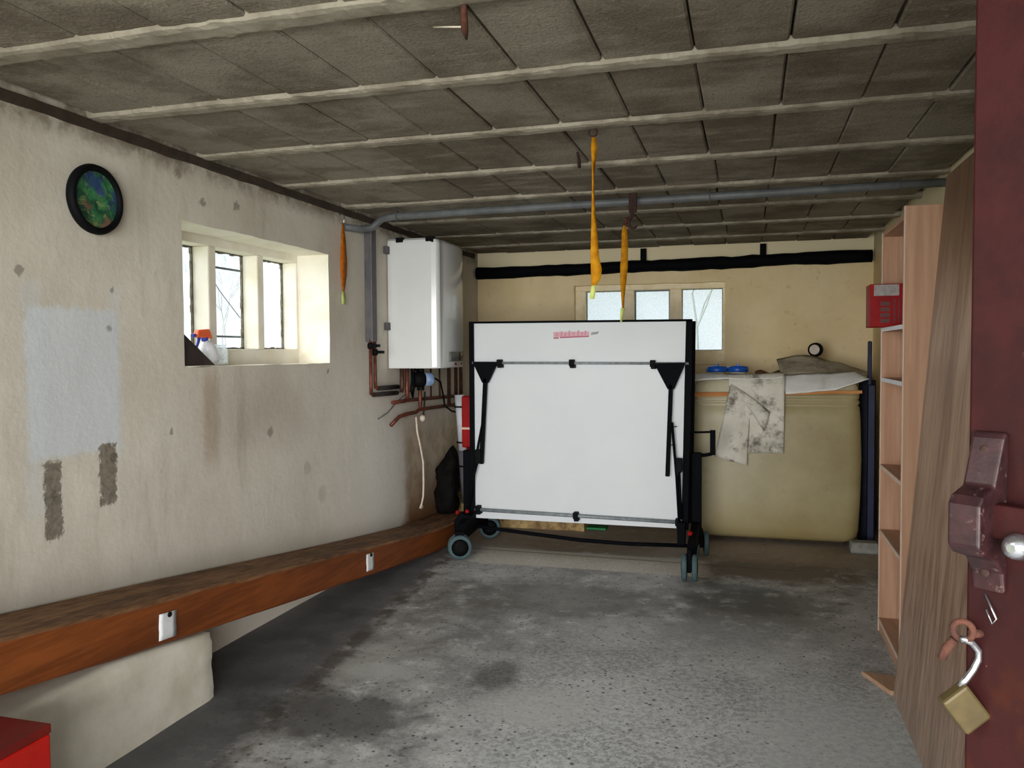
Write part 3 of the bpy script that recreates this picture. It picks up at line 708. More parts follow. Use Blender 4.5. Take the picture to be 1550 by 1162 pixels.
# on the left sill
sbm = MB().prism([(-2.335, 2.966, 1.290), (-2.335, 3.215, 1.290), (-2.335, 2.966, 1.452)], (-0.045, 0, 0))
sb = tag(link('slate_offcut', sbm, M_SILLBRD), 'dark triangular board offcut leaning at the left end of the left window sill', 'board')
bt = thing('spray_bottle', 'white spray bottle with orange and blue trigger on the left window sill', 'spray bottle', (-2.43, 3.30, 1.289))
ax = Vector((0.0, -0.42, 0.90)).normalized(); bo = Vector((-2.425, 3.315, 1.303))
link('bottle', MB().lathe([(0.020, 0), (0.036, 0.004), (0.038, 0.02), (0.037, 0.07), (0.030, 0.092), (0.014, 0.108), (0.0135, 0.118)], bo, ax, 20), M_BOTTLE, bt)
hd = bo+ax*0.126
link('collar', MB().lathe([(0.016, -0.014), (0.017, 0.0), (0.012, 0.004)], hd, ax, 14), M_BLUETR, bt)
link('spray_head', MB().hexa([hd+Vector((-0.016, -0.066, 0.0)), hd+Vector((0.016, -0.066, 0.0)), hd+Vector((0.017, 0.044, -0.004)), hd+Vector((-0.017, 0.044, -0.004))],
     [hd+Vector((-0.014, -0.052, 0.034)), hd+Vector((0.014, -0.052, 0.034)), hd+Vector((0.014, 0.026, 0.040)), hd+Vector((-0.014, 0.026, 0.040))]), M_ORANGE, bt, 0.006)
link('nozzle', MB().tube([hd+Vector((0, -0.064, 0.010)), hd+Vector((0, -0.082, 0.006))], 0.008, 10), M_BLUETR, bt)
link('trigger', MB().tube([hd+Vector((0, -0.036, 0.0)), hd+Vector((0, -0.046, -0.024)), hd+Vector((0, -0.058, -0.05))], [0.008, 0.007, 0.005], 8), M_BLUETR, bt)
jr = thing('glass_jar', 'small clear glass jar beside the spray bottle on the left sill', 'jar', (-2.44, 3.385, 1.289))
link('jar_body', MB().lathe([(0.040, 0.002), (0.043, 0.008), (0.043, 0.072), (0.037, 0.080), (0.037, 0.096), (0.034, 0.096), (0.034, 0.080), (0.040, 0.070), (0.040, 0.010)], (-2.445, 3.395, 1.289), (0, 0, 1), 24), M_JAR, jr)
link('jar_rim', MB().torus((-2.445, 3.395, 1.383), (0, 0, 1), 0.037, 0.003, 24, 6), M_JAR, jr)

def strap(name, lab, pts, mat, mat_tag, tagpts, ringpos=None, nrm=(0, -1, 0), ringmat=None):
    e = thing(name, lab, 'strap', pts[0][0], 'webbing straps')
    mb = MB(); n = len(pts)
    def ribbon(pts):
        mb = MB(); b = 0
        for p, wd, ang in pts:
            p = Vector(p); side = Vector((math.cos(ang), math.sin(ang), 0))
            for s_ in (-1, 1): mb.v.append(p+side*wd/2*s_)
        for i in range(len(pts)-1): mb.f.append([2*i, 2*i+1, 2*i+3, 2*i+2]); mb.sm.append(True)
        return mb
    link('webbing', ribbon(pts), mat, e, solid=0.003)
    link('label', ribbon(tagpts), mat_tag, e, solid=0.0015)
    if ringpos: link('ring', MB().torus(ringpos, nrm, 0.016, 0.004, 18, 6), ringmat or M_RUST, e)
    return e
a = PI/2
strap('hanging_strap', 'orange strap loop hanging on the left wall between window and boiler', [((-2.272, 4.344, 2.10), 0.012, a), ((-2.270, 4.344, 2.0), 0.055, a), ((-2.268, 4.342, 1.88), 0.082, a), ((-2.268, 4.340, 1.80), 0.075, a), ((-2.270, 4.338, 1.735), 0.045, a), ((-2.270, 4.337, 1.70), 0.02, a)],
      M_WEBO, M_TAGG, [((-2.270, 4.337, 1.70), 0.03, a), ((-2.269, 4.337, 1.67), 0.05, a), ((-2.268, 4.335, 1.625), 0.045, a)])
tag(link('wall_hook', MB().tube([(-2.295, 4.346, 2.150), (-2.272, 4.346, 2.150), (-2.262, 4.346, 2.135), (-2.266, 4.346, 2.10), (-2.282, 4.346, 2.095)], 0.004, 8), M_CHROME), 'small bright wall hook holding the orange strap on left wall', 'hook')
strap('hanging_strap', 'longer yellow strap hanging from the ceiling, left of the two by the iron hook', [((-0.572, 3.13, 2.165), 0.012, 0.2), ((-0.570, 3.13, 2.12), 0.024, 0.4), ((-0.571, 3.13, 2.08), 0.022, 0.9), ((-0.574, 3.13, 2.02), 0.014, 1.3), ((-0.574, 3.13, 1.95), 0.014, 1.2), ((-0.573, 3.13, 1.87), 0.018, 0.9), ((-0.570, 3.13, 1.78), 0.028, 0.7), ((-0.568, 3.13, 1.70), 0.034, 0.4), ((-0.562, 3.13, 1.655), 0.042, 0.2), ((-0.564, 3.13, 1.62), 0.036, 0.2), ((-0.572, 3.13, 1.595), 0.018, 0.3)],
      M_WEB, M_TAGG, [((-0.573, 3.13, 1.598), 0.014, 0.2), ((-0.575, 3.13, 1.575), 0.020, 0.2), ((-0.580, 3.13, 1.543), 0.020, 0.3)], (-0.574, 3.13, 2.178))
strap('hanging_strap', 'shorter yellow strap hanging from the iron hook in front of the back window', [((-0.646, 4.45, 2.02), 0.012, 0.3), ((-0.645, 4.45, 1.985), 0.030, 0.4), ((-0.644, 4.45, 1.90), 0.036, 0.3), ((-0.648, 4.45, 1.80), 0.040, 0.2), ((-0.652, 4.45, 1.72), 0.034, 0.4), ((-0.654, 4.45, 1.64), 0.022, 0.8), ((-0.654, 4.45, 1.575), 0.014, 1.0)],
      M_WEB, M_TAGG, [((-0.654, 4.45, 1.575), 0.024, 0.2), ((-0.660, 4.45, 1.545), 0.02, 0.5), ((-0.664, 4.45, 1.50), 0.012, 0.8)])
hk = thing('iron_hook', 'rusty iron lifting hook hanging from a ceiling beam near the pipe', 'hook', (-0.6, 4.44, 2.19))
link('hanger_plate', MB().box(-0.62, -0.578, 4.43, 4.448, 2.085, 2.192), M_RUST, hk, 0.003)
link('hook', MB().tube([(-0.60, 4.44, 2.10), (-0.606, 4.44, 2.065)]+[(-0.597+0.026*math.sin(q), 4.44, 2.032+0.030*math.cos(q)) for q in [-0.5-0.45*i for i in range(9)]], [0.011]*7+[0.009, 0.008, 0.006, 0.004], 10), M_RUST, hk)
link('eye', MB().torus((-0.640, 4.44, 2.04), (1, 0.4, 0), 0.018, 0.005, 18, 6).tube([(-0.638, 4.44, 2.055), (-0.622, 4.44, 2.062), (-0.606, 4.44, 2.06)], 0.005, 6), M_RUSTO, hk)
h2 = thing('ceiling_hook', 'orange rusty iron strap hook under the nearest visible ceiling beam', 'hook', (-0.69, 1.95, 2.2), 'rusty ceiling hooks')
link('hook', MB().tube([(-0.672, 1.925, 2.200), (-0.682, 1.955, 2.165), (-0.690, 1.985, 2.150), (-0.702, 2.03, 2.148)], [0.006, 0.010, 0.009, 0.004], 8), M_RUSTO, h2)
link('wire', MB().tube([(-0.690, 1.985, 2.160), (-0.74, 2.01, 2.175), (-0.80, 2.05, 2.196)], 0.0022, 6), M_CORD, h2)
h3 = tag(link('ceiling_hook', MB().tube([(-0.715, 3.52, 2.21), (-0.712, 3.545, 2.175), (-0.716, 3.57, 2.150), (-0.724, 3.585, 2.156)], [0.005, 0.008, 0.008, 0.004], 8), M_RUST), 'small dark rusty peg under the ceiling left of the longer yellow strap', 'hook', 'rusty ceiling hooks')

# ---- conduit
cn = thing('grey_conduit', 'grey plastic conduit running down the left wall and across the ceiling', 'conduit', (-2.26, 4.66, 1.40))
R_ = 0.0215
link('riser', MB().box(-2.297, -2.245, 4.665, 4.735, 1.41, 2.11), M_CONDUITD, cn, 0.006)
link('run', MB().tube([(-2.30, 4.40, 2.085), (-2.25, 4.52, 2.085), (-2.20, 4.575, 2.10), (-2.13, 4.575, 2.15), (-2.06, 4.56, 2.157), (-1.4, 4.53, 2.157), (-0.4, 4.505, 2.158), (0.5, 4.485, 2.158), (0.93, 4.48, 2.158)], R_, 14), M_CONDUIT, cn)
for x, y in ((-2.02, 4.557), (-0.2, 4.50), (0.72, 4.482)): link('pipe_clip', MB().torus((x, y, 2.157), (1, -0.02, 0), 0.028, 0.004, 18, 6), M_CONDUITD, cn)

# ---- boiler
bo_ = thing('wall_boiler', 'white wall-hung boiler with curved front in the back left corner', 'boiler', (-2.29, 5.25, 1.235))
pts = [(-2.292, 5.0), (-1.985, 5.0), (-1.955, 5.01), (-1.938, 5.04)]
for k in range(9):
    q = k/8; pts.append((-1.938+0.022*math.sin(PI*q), 5.04+0.44*q))
pts += [(-1.945, 5.50), (-1.965, 5.515), (-2.292, 5.515)]
mb = MB(); n = len(pts)
lev = [(1.238, 0.006), (1.246, 0.0), (2.055, 0.0), (2.078, 0.008), (2.092, 0.04)]
def inset(p, d): return (min(p[0], -1.93)-d if p[0] > -2.28 else p[0], p[1]+(d if p[1] < 5.25 else -d)*0.6)
for z, d in lev:
    for p in pts:
        q = inset(p, d) if d else p; mb.v.append(Vector((q[0], q[1], z)))
for i in range(len(lev)-1):
    for k in range(n): mb.f.append([i*n+k, i*n+(k+1) % n, (i+1)*n+(k+1) % n, (i+1)*n+k]); mb.sm.append(2 <= k <= 12)
mb.f.append(list(range(n))[::-1]); mb.sm.append(False); mb.f.append([(len(lev)-1)*n+k for k in range(n)]); mb.sm.append(False)
link('casing', mb, M_ENAMEL, bo_)
cp = link('control_panel', MB().grid(lambda u, v: (-1.9345+0.022*math.sin(PI*(0.25+0.68*u)), 5.04+0.44*(0.25+0.68*u), 1.280+0.066*v), 8, 1), M_PANEL, bo_, solid=0.006)
link('display', MB().grid(lambda u, v: (-1.930+0.022*math.sin(PI*(0.64+0.26*u)), 5.04+0.44*(0.64+0.26*u), 1.287+0.052*v), 4, 1), M_DKDISP, cp, solid=0.003)
for a_ in (0.45, 0.78): link('badge', MB().grid(lambda u, v: (-1.9345+0.022*math.sin(PI*(a_+0.07*u)), 5.04+0.44*(a_+0.07*u), 1.256+0.014*v), 2, 1), M_DKRED, bo_, solid=0.003)
for x in (-2.235, -2.025): link('top_clip', MB().box(x, x+0.055, 5.002, 5.05, 2.058, 2.098), M_BLACK, bo_, 0.004)
for z in (1.49, 1.99): link('wall_bracket', MB().box(-2.30, -2.275, 4.95, 5.0, z, z+0.05), M_CONDUITD, bo_, 0.003)

# ---- copper pipework below the boiler
cw = thing('copper_pipework', 'tarnished copper pipes running along the wall under the boiler', 'pipework', (-2.26, 5.3, 0.92))
def pipe(p, r=0.011, mat=M_COPPER, nm='pipe'): return link(nm, MB().tube(p, r, 10), mat, cw)
xw = -2.265
pipe([(xw, 4.675, 1.43), (xw, 4.675, 1.13), (xw, 4.675, 1.085), (xw, 4.70, 1.078), (xw, 4.9, 1.075), (xw, 5.08, 1.073)])
pipe([(xw, 4.735, 1.43), (xw, 4.735, 1.16), (xw, 4.74, 1.122), (xw, 4.78, 1.116), (xw, 4.95, 1.113), (xw, 5.10, 1.112)])
pipe([(xw, 4.705, 1.0775), (xw, 5.07, 1.0725)], 0.015, M_LAG, 'lagging'); pipe([(xw, 4.775, 1.116), (xw, 5.09, 1.1125)], 0.015, M_LAG, 'lagging')
pipe([(xw+0.05, 5.12, 1.237), (xw+0.05, 5.12, 1.08), (xw+0.05, 5.125, 1.03), (xw+0.05, 5.09, 1.018), (xw+0.03, 4.93, 1.015)], 0.014)
pipe([(xw+0.04, 5.06, 1.237), (xw+0.04, 5.06, 1.11), (xw+0.03, 5.07, 1.08)], 0.014, M_COPPERD)
pipe([(xw+0.04, 5.10, 1.020), (xw+0.01, 5.4, 1.01), (xw, 5.9, 0.998), (xw, 6.22, 0.99)], 0.013)
pipe([(xw+0.07, 5.30, 1.237), (xw+0.07, 5.30, 0.99), (xw+0.07, 5.30, 0.95), (xw+0.06, 5.24, 0.93), (xw+0.05, 5.13, 0.928), (xw+0.03, 5.03, 0.915), (xw, 4.96, 0.862)], 0.013)
pipe([(xw+0.06, 5.31, 0.945), (xw+0.02, 5.6, 0.935), (xw, 6.0, 0.925), (xw, 6.34, 0.918)], 0.013)
for y, zb_ in ((6.06, 0.92), (6.22, 0.99), (6.34, 0.918)): pipe([(xw, y, 1.9), (xw, y, zb_)], 0.014, M_COPPERD)
for y in (5.68, 5.86): pipe([(xw, y, 1.24), (xw, y, 0.99)], 0.007, M_COPPERD)
for y, z in ((4.675, 1.385), (4.735, 1.345)): link('valve', MB().lathe([(0.014, -0.02), (0.02, -0.012), (0.02, 0.012), (0.014, 0.02)], (xw, y, z), (0, 0, 1), 12).box(xw, xw+0.05, y-0.007, y+0.035, z-0.008, z+0.010), M_BLACK, cw)
pu = thing('circulation_pump', 'black pump with a blue-grey cap fitted to pipes under the boiler', 'pump', (-2.17, 5.25, 1.1))
link('pump_body', MB().lathe([(0.03, -0.05), (0.052, -0.035), (0.055, 0.02), (0.045, 0.035)], (-2.185, 5.27, 1.155), (0.75, 0.65, 0), 18), M_BLACK, pu)
link('motor_cap', MB().lathe([(0.046, 0.035), (0.046, 0.085), (0.036, 0.098)], (-2.185, 5.27, 1.155), (0.75, 0.65, 0), 18), M_PUMPB, pu)
link('union_nut', MB().lathe([(0.028, -0.075), (0.028, -0.05), (0.022, -0.045)], (-2.19, 5.30, 1.155), (0, 0, 1), 8, False), M_BLACK, pu); link('union_nut', MB().lathe([(0.022, 0.045), (0.028, 0.05), (0.028, 0.075)], (-2.19, 5.30, 1.155), (0, 0, 1), 8, False), M_BLACK, pu)
cb = thing('boiler_cable', 'black cables looping from the boiler and pump', 'cable', (-2.2, 5.3, 0.9))
link('cable', MB().tube([(-2.14, 5.33, 1.19), (-2.12, 5.50, 1.13), (-2.13, 5.58, 1.03), (-2.15, 5.66, 0.95), (-2.16, 5.84, 0.895), (-2.18, 6.05, 0.87), (-2.2, 6.4, 0.85)], 0.007, 8), M_BLACK, cb)
link('cable', MB().tube([(-2.20, 5.17, 1.235), (-2.20, 5.17, 1.15), (-2.2, 5.15, 1.09), (-2.2, 5.18, 1.04), (-2.2, 5.20, 1.09), (-2.2, 5.19, 1.18), (-2.2, 5.22, 1.23), (-2.19, 5.27, 1.21)], 0.008, 8), M_BLACK, cb)
link('cable', MB().tube([(-2.23, 5.30, 1.10), (-2.22, 5.10, 1.06), (-2.24, 5.02, 1.02), (-2.26, 4.90, 0.95), (-2.29, 4.82, 0.915)], 0.0045, 6), M_CONDUITD, cb)
link('cable', MB().tube([(-2.24, 5.50, 1.06), (-2.24, 5.49, 0.98), (-2.245, 5.48, 0.89)], 0.0055, 6), M_LAG, cb)
tag(link('pull_cord', MB().tube([(-2.27, 5.40, 0.885), (-2.262, 5.40, 0.78), (-2.262, 5.46, 0.66), (-2.262, 5.505, 0.55), (-2.262, 5.51, 0.40), (-2.262, 5.50, 0.30), (-2.262, 5.465, 0.245), (-2.262, 5.44, 0.225)], 0.0075, 8)
     .tube([(-2.262, 5.465, 0.245), (-2.26, 5.468, 0.215)], 0.004, 6).tube([(-2.262, 5.47, 0.25), (-2.26, 5.49, 0.222)], 0.004, 6), M_CORD), 'thin white cord with frayed end hanging down the damp wall', 'cord')
tag(link('cord_end', MB().lathe([(0.010, 0.0), (0.020, 0.012), (0.021, 0.034), (0.008, 0.048)], (-2.255, 5.485, 0.845), (0, 0, 1), 12), M_CORD), 'small white plug hanging below the copper pipes', 'plug')
# ---- corner: black sack, drain pipe, red tube
sk = MB()
def sackf(u, v):
    th = 2*PI*u; ct, st_ = math.cos(th), math.sin(th)
    k = 1/max(abs(ct), abs(st_))**0.6
    rr = k*(0.078 if v < 0.78 else 0.078-0.045*(v-0.78)/0.22)*(1+0.30*nz(ct*2, st_*2, v*5, 1.3)+0.10*nz(ct*5, st_*5, v*13, 1.0))
    if v < 0.06: rr *= 0.9
    return (max(-2.293, -2.205+0.95*rr*ct+0.02*v), 5.83+1.15*rr*st_, 0.128+(0.46+0.05*ct)*v)
sk.grid(sackf, 28, 16); sk.f.append([sk_ for sk_ in range(28)][::-1]); sk.sm.append(False); tpb = 16*29; sk.f.append([tpb+k for k in range(28)]); sk.sm.append(False)
tag(link('black_sack', sk, M_SACK), 'crumpled narrow black sack standing on the far end of the timber by the corner', 'sack')
dr = thing('drain_pipe', 'upright white and grey plastic pipe behind the left end of the table', 'pipe', (-2.02, 5.8, 0))
link('upper_pipe', MB().tube([(-2.105, 5.86, 1.02), (-2.075, 5.86, 0.60)], 0.038, 16), M_PIPEW, dr)
link('lower_pipe', MB().tube([(-2.075, 5.86, 0.60), (-2.045, 5.86, 0.20)], 0.044, 16), M_PIPEG, dr)
for z in (0.93, 0.66, 0.48):
    f_ = (1.02-z)/0.42*0.03; link('pipe_strap', MB().torus((-2.105+f_, 5.86, z), (0, 0, 1), 0.044, 0.007, 18, 6).bar((-2.09, 5.86, z), (-1.93, 5.80, z+0.01), 0.014, 0.01, (0, 0, 1)), M_BLACK, dr)
rt = thing('red_tube', 'bright red plastic tube upright beside the white pipe by the table', 'tube', (-1.975, 5.72, 0))
link('tube_body', MB().box(-2.028, -1.955, 5.68, 5.75, 0.64, 1.02), M_RED, rt, 0.012)
link('tube_shaft', MB().tube([(-1.985, 5.715, 0.66), (-1.955, 5.715, 0.112)], 0.018, 12), M_DKRED, rt)
link('tube_band', MB().box(-2.033, -1.950, 5.676, 5.754, 0.775, 0.79), M_EDGE, rt)

# ------------------------------------------------------------------ folding table-tennis table
TY = 5.30
tt = thing('folding_table', 'folded white rollaway games table on wheels in front of the back wall', 'table', (-1.09, 5.22, 0))
bd = link('table_panel', MB().prism([(-1.795, TY, 0.205), (-0.405, TY, 0.205), (-0.378, TY, 1.530), (-1.795, TY, 1.540)], (0, 0.022, 0)), M_BOARD, tt, 0.002)
link('table_panel', MB().prism([(-1.795, 5.47, 0.22), (-0.385, 5.47, 0.22), (-0.37, 5.47, 1.525), (-1.795, 5.47, 1.535)], (0, 0.022, 0)), M_BOARD, tt, 0.002)
link('edge_rail', MB().box(-1.825, -1.795, TY-0.025, TY+0.03, 0.20, 1.548), M_STEELBLK, tt, 0.003)
link('edge_rail', MB().prism([(-0.405, TY-0.02, 0.20), (-0.362, TY-0.02, 0.20), (-0.340, TY-0.02, 1.540), (-0.378, TY-0.02, 1.540)], (0, 0.05, 0)), M_STEELBLK, tt, 0.003)
link('edge_rail', MB().prism([(-1.825, TY-0.02, 1.536), (-0.340, TY-0.02, 1.528), (-0.340, TY-0.02, 1.542), (-1.825, TY-0.02, 1.550)], (0, 0.05, 0)), M_STEELBLK, tt, 0.003)
link('edge_rail', MB().prism([(-0.385, 5.455, 0.21), (-0.345, 5.455, 0.21), (-0.330, 5.455, 1.535), (-0.375, 5.455, 1.535)], (0, 0.05, 0)), M_STEELBLK, tt, 0.003)
link('edge_rail', MB().box(-1.82, -1.79, 5.455, 5.505, 0.21, 1.54), M_STEELBLK, tt, 0.003)
# printed mark at the top of the panel
lg = link('printed_mark', MB().prism([(-1.240, TY-0.0015, 1.438), (-1.000, TY-0.0015, 1.446), (-1.000, TY-0.0015, 1.472), (-1.240, TY-0.0015, 1.472)], (0, 0.002, 0)), M_PINK, bd)
mb = MB(); mb.prism([(-1.240, TY-0.002, 1.428), (-1.205, TY-0.002, 1.428), (-1.203, TY-0.002, 1.437), (-1.240, TY-0.002, 1.436)], (0, 0.001, 0))
mb.prism([(-1.196, TY-0.002, 1.431), (-1.005, TY-0.002, 1.437), (-0.998, TY-0.002, 1.445), (-1.196, TY-0.002, 1.439)], (0, 0.001, 0))
link('underline', mb, M_PINKD, lg)
M_PINKM = plain('mid_pink_print', (200, 134, 150), (190, 120, 138), 60, 0.5)
for x, z0, z1 in ((-1.190, 1.442, 1.476), (-1.165, 1.444, 1.464), (-1.138, 1.445, 1.480), (-1.108, 1.446, 1.466), (-1.078, 1.446, 1.482), (-1.052, 1.448, 1.468), (-1.030, 1.448, 1.478), (-1.222, 1.440, 1.468)):
    link('letter_stroke', MB().prism([(x, TY-0.002, z0), (x+0.008, TY-0.002, z0), (x+0.010, TY-0.002, z1), (x+0.002, TY-0.002, z1)], (0, 0.001, 0)), M_PINKM, lg)
link('suffix', MB().prism([(-0.990, TY-0.002, 1.449), (-0.945, TY-0.002, 1.455), (-0.935, TY-0.002, 1.472), (-0.985, TY-0.002, 1.466)], (0, 0.001, 0)), M_GREYP, lg)
link('cross_bar', MB().tube([(-1.80, 5.275, 1.270), (-0.36, 5.275, 1.262)], 0.0085, 10), M_GALV, tt)
link('cross_bar', MB().tube([(-1.79, 5.275, 0.268), (-0.40, 5.275, 0.250)], 0.012, 10), M_GALV, tt)
def clamp(x, z): link('clamp', MB().box(x-0.016, x+0.016, 5.245, 5.30, z-0.022, z+0.022).box(x-0.008, x+0.022, 5.235, 5.30, z-0.034, z-0.012), M_BLACK, tt, 0.004)
for x, z in ((-1.605, 1.270), (-1.110, 1.268), (-0.585, 1.262), (-1.765, 0.275), (-1.087, 0.262), (-0.425, 0.252)): clamp(x, z)
def leg(x0, x1, zt, xa, za, xe, ze):
    l_ = link('leg', MB().bar((xa, 5.258, za+0.03), (xe, 5.258, ze), 0.026, 0.030), M_STEELBLK, tt, 0.003)
    link('gusset_plate', MB().prism([(x0, 5.243, zt), (x1, 5.243, zt), (xa+0.02, 5.243, za), (xa-0.02, 5.243, za)], (0, 0.03, 0)), M_STEELBLK, l_, 0.003)
leg(-1.790, -1.612, 1.276, -1.702, 1.135, -1.735, 0.585)
leg(-0.575, -0.378, 1.266, -0.469, 1.100, -0.490, 0.545)
def strut(*p, r=0.0085): link('strut', MB().tube(p, r, 8), M_STEELBLK, tt)
strut((-1.708, 5.25, 0.935), (-1.775, 5.24, 0.60), (-1.815, 5.23, 0.30)); strut((-1.745, 5.245, 0.66), (-1.80, 5.235, 0.45), (-1.83, 5.23, 0.22), r=0.010)
link('lock_block', MB().box(-1.772, -1.733, 5.225, 5.262, 0.59, 0.685), M_BLACK, tt, 0.005)
strut((-0.462, 5.25, 0.89), (-0.432, 5.24, 0.55), (-0.413, 5.23, 0.24)); strut((-0.418, 5.24, 0.62), (-0.402, 5.23, 0.28))
link('lock_block', MB().box(-0.437, -0.396, 5.225, 5.262, 0.575, 0.665), M_BLACK, tt, 0.005)
strut((-0.46, 5.25, 0.86), (-0.43, 5.245, 0.865), r=0.003); strut((-0.475, 5.25, 0.745), (-0.44, 5.245, 0.75), r=0.003)
# chassis
link('upright', MB().box(-0.345, -0.285, 5.36, 5.42, 0.14, 0.685), M_STEELBLK, tt, 0.004)
link('upright', MB().box(-1.905, -1.845, 5.36, 5.42, 0.14, 0.66), M_STEELBLK, tt, 0.004)
hl = MB(); hl.tube([(-0.34, 5.40, 0.815), (-0.218, 5.40, 0.820)], 0.007, 8); hl.bar((-0.216, 5.40, 0.832), (-0.216, 5.40, 0.672), 0.034, 0.02); hl.tube([(-0.22, 5.40, 0.680), (-0.25, 5.40, 0.672), (-0.33, 5.40, 0.660)], 0.012, 8)
link('end_loop', hl, M_STEELBLK, tt)
link('foot_frame', MB().prism([(-0.345, 4.90, 0.13), (-0.345, 4.97, 0.20), (-0.345, 5.15, 0.215), (-0.345, 5.42, 0.25), (-0.345, 5.50, 0.16), (-0.345, 5.48, 0.09), (-0.345, 5.36, 0.10), (-0.345, 5.2, 0.12), (-0.345, 4.97, 0.085)], (0.05, 0, 0)), M_STEELBLK, tt, 0.004)
link('foot_frame', MB().prism([(-1.84, 5.03, 0.12), (-1.84, 5.08, 0.21), (-1.84, 5.30, 0.26), (-1.84, 5.52, 0.20), (-1.84, 5.66, 0.13), (-1.84, 5.62, 0.085), (-1.84, 5.36, 0.125), (-1.84, 5.12, 0.105)], (0.05, 0, 0)), M_STEELBLK, tt, 0.004)
link('foot_bracket', MB().prism([(-1.895, 5.16, 0.06), (-1.80, 5.16, 0.11), (-1.79, 5.16, 0.24), (-1.86, 5.16, 0.265), (-1.905, 5.16, 0.20)], (0, 0.05, 0)), M_STEELBLK, tt, 0.01)
link('latch_bracket', MB().box(-0.425, -0.375, 5.21, 5.27, 0.12, 0.26), M_STEELBLK, tt, 0.006)
link('cross_tube', MB().tube([(-1.80, 5.30, 0.150), (-1.66, 5.29, 0.140), (-1.4, 5.28, 0.122), (-1.05, 5.27, 0.100), (-0.75, 5.27, 0.094), (-0.36, 5.28, 0.102)], 0.0125, 10), M_STEELBLK, tt)
for x, z in ((-1.90, 0.252), (-1.83, 0.262), (-0.335, 0.268)): link('release_button', MB().lathe([(0.012, 0), (0.016, 0.008), (0.010, 0.018)], (x, 5.235 if x < -1 else 5.07, z if x < -1 else 0.222), (0, -1, 0) if x < -1 else (0, -0.6, 0.8), 12), M_RED, tt)
def castor(x, y, axis):
    d = Vector((axis[0], axis[1], 0)).normalized(); R0 = 0.078; cx = Vector((x, y, R0+0.001))
    e = None
    for s_ in (-1, 1):
        o_ = cx+d*0.030*s_
        wmb = MB().lathe([(0.052, -0.014), (0.070, -0.015), (R0, -0.008), (R0, 0.008), (0.070, 0.015), (0.052, 0.014)], o_, d, 28)
        whl = link('wheel', wmb, M_TYRE, tt)
        link('hub', MB().lathe([(0.02, -0.019), (0.056, -0.0165), (0.056, 0.0165), (0.02, 0.019)], o_, d, 20), M_BLACK, whl)
    side = Vector((-d.y, d.x, 0))
    link('castor_fork', MB().obox(cx+Vector((0, 0, 0.035)), (d, side, (0, 0, 1)), (0.011, 0.03, 0.06)), M_STEELBLK, tt, 0.004)
castor(-1.800, 4.99, (0.42, -1)); castor(-1.795, 5.62, (0.30, -1)); castor(-0.323, 4.83, (1, 0.05)); castor(-0.290, 5.475, (1, 0.12))
gs = tag(link('green_strip', MB().box(-1.19, -1.02, 6.05, 6.16, 0.0, 0.016), plain('green_plastic', (20, 128, 70), (14, 104, 56), 12, 0.5), bevel=0.004), 'flat green plastic strip on the floor behind the table', 'plastic strip')

# ------------------------------------------------------------------ oil tank corner
tk = thing('oil_tank', 'large yellowish plastic tank with rounded corners against the back wall', 'tank', (0.2, 6.3, 0.025))
def rrect(x0, x1, y0, y1, r, n=6):
    P = []
    for cx, cy, a0 in ((x1-r, y1-r, 0), (x0+r, y1-r, PI/2), (x0+r, y0+r, PI), (x1-r, y0+r, 3*PI/2)):
        for k in range(n+1): t_ = a0+PI/2*k/n; P.append((cx+r*math.cos(t_), cy+r*math.sin(t_)))
    return P
mb = MB(); levels = []
for z, d in ((0.03, 0.075), (0.045, 0.035), (0.07, 0.012), (0.12, 0.0), (0.3, -0.008), (0.6, -0.014), (0.88, -0.006), (0.955, 0.0), (0.968, 0.010), (0.98, 0.0), (0.995, 0.0), (1.005, 0.010), (1.015, 0.002), (1.045, 0.002)):
    levels.append((z, rrect(-0.37+d, 0.725-d, 5.87+d, 6.74-d, 0.085-max(0, d)*0.3)))
n = len(levels[0][1])
for z, P in levels:
    for p in P: mb.v.append(Vector((p[0], p[1], z)))
for i in range(len(levels)-1):
    for k in range(n): mb.f.append([i*n+k, i*n+(k+1) % n, (i+1)*n+(k+1) % n, (i+1)*n+k]); mb.sm.append(True)
mb.f.append(list(range(n))[::-1]); mb.sm.append(False); mb.f.append([(len(levels)-1)*n+k for k in range(n)]); mb.sm.append(False)
link('tank_body', mb, M_TANK, tk)
mb = MB(); levels = [(1.044, rrect(-0.365, 0.72, 5.875, 6.735, 0.08)), (1.10, rrect(-0.355, 0.71, 5.89, 6.72, 0.08)), (1.145, rrect(-0.325, 0.68, 5.92, 6.69, 0.08)), (1.158, rrect(-0.28, 0.64, 5.97, 6.64, 0.08))]
for z, P in levels:
    for p in P: mb.v.append(Vector((p[0], p[1], z)))
for i in range(len(levels)-1):
    for k in range(n): mb.f.append([i*n+k, i*n+(k+1) % n, (i+1)*n+(k+1) % n, (i+1)*n+k]); mb.sm.append(True)
mb.f.append([(len(levels)-1)*n+k for k in range(n)]); mb.sm.append(False)
link('tank_dome', mb, M_TANKTOP, tk)
link('lath', MB().hexa([(-0.372, 5.852, 1.020), (0.727, 5.852, 1.052), (0.727, 5.868, 1.052), (-0.372, 5.868, 1.020)], [(-0.372, 5.852, 1.052), (0.727, 5.852, 1.072), (0.727, 5.868, 1.072), (-0.372, 5.868, 1.052)]), M_LATH, tk)
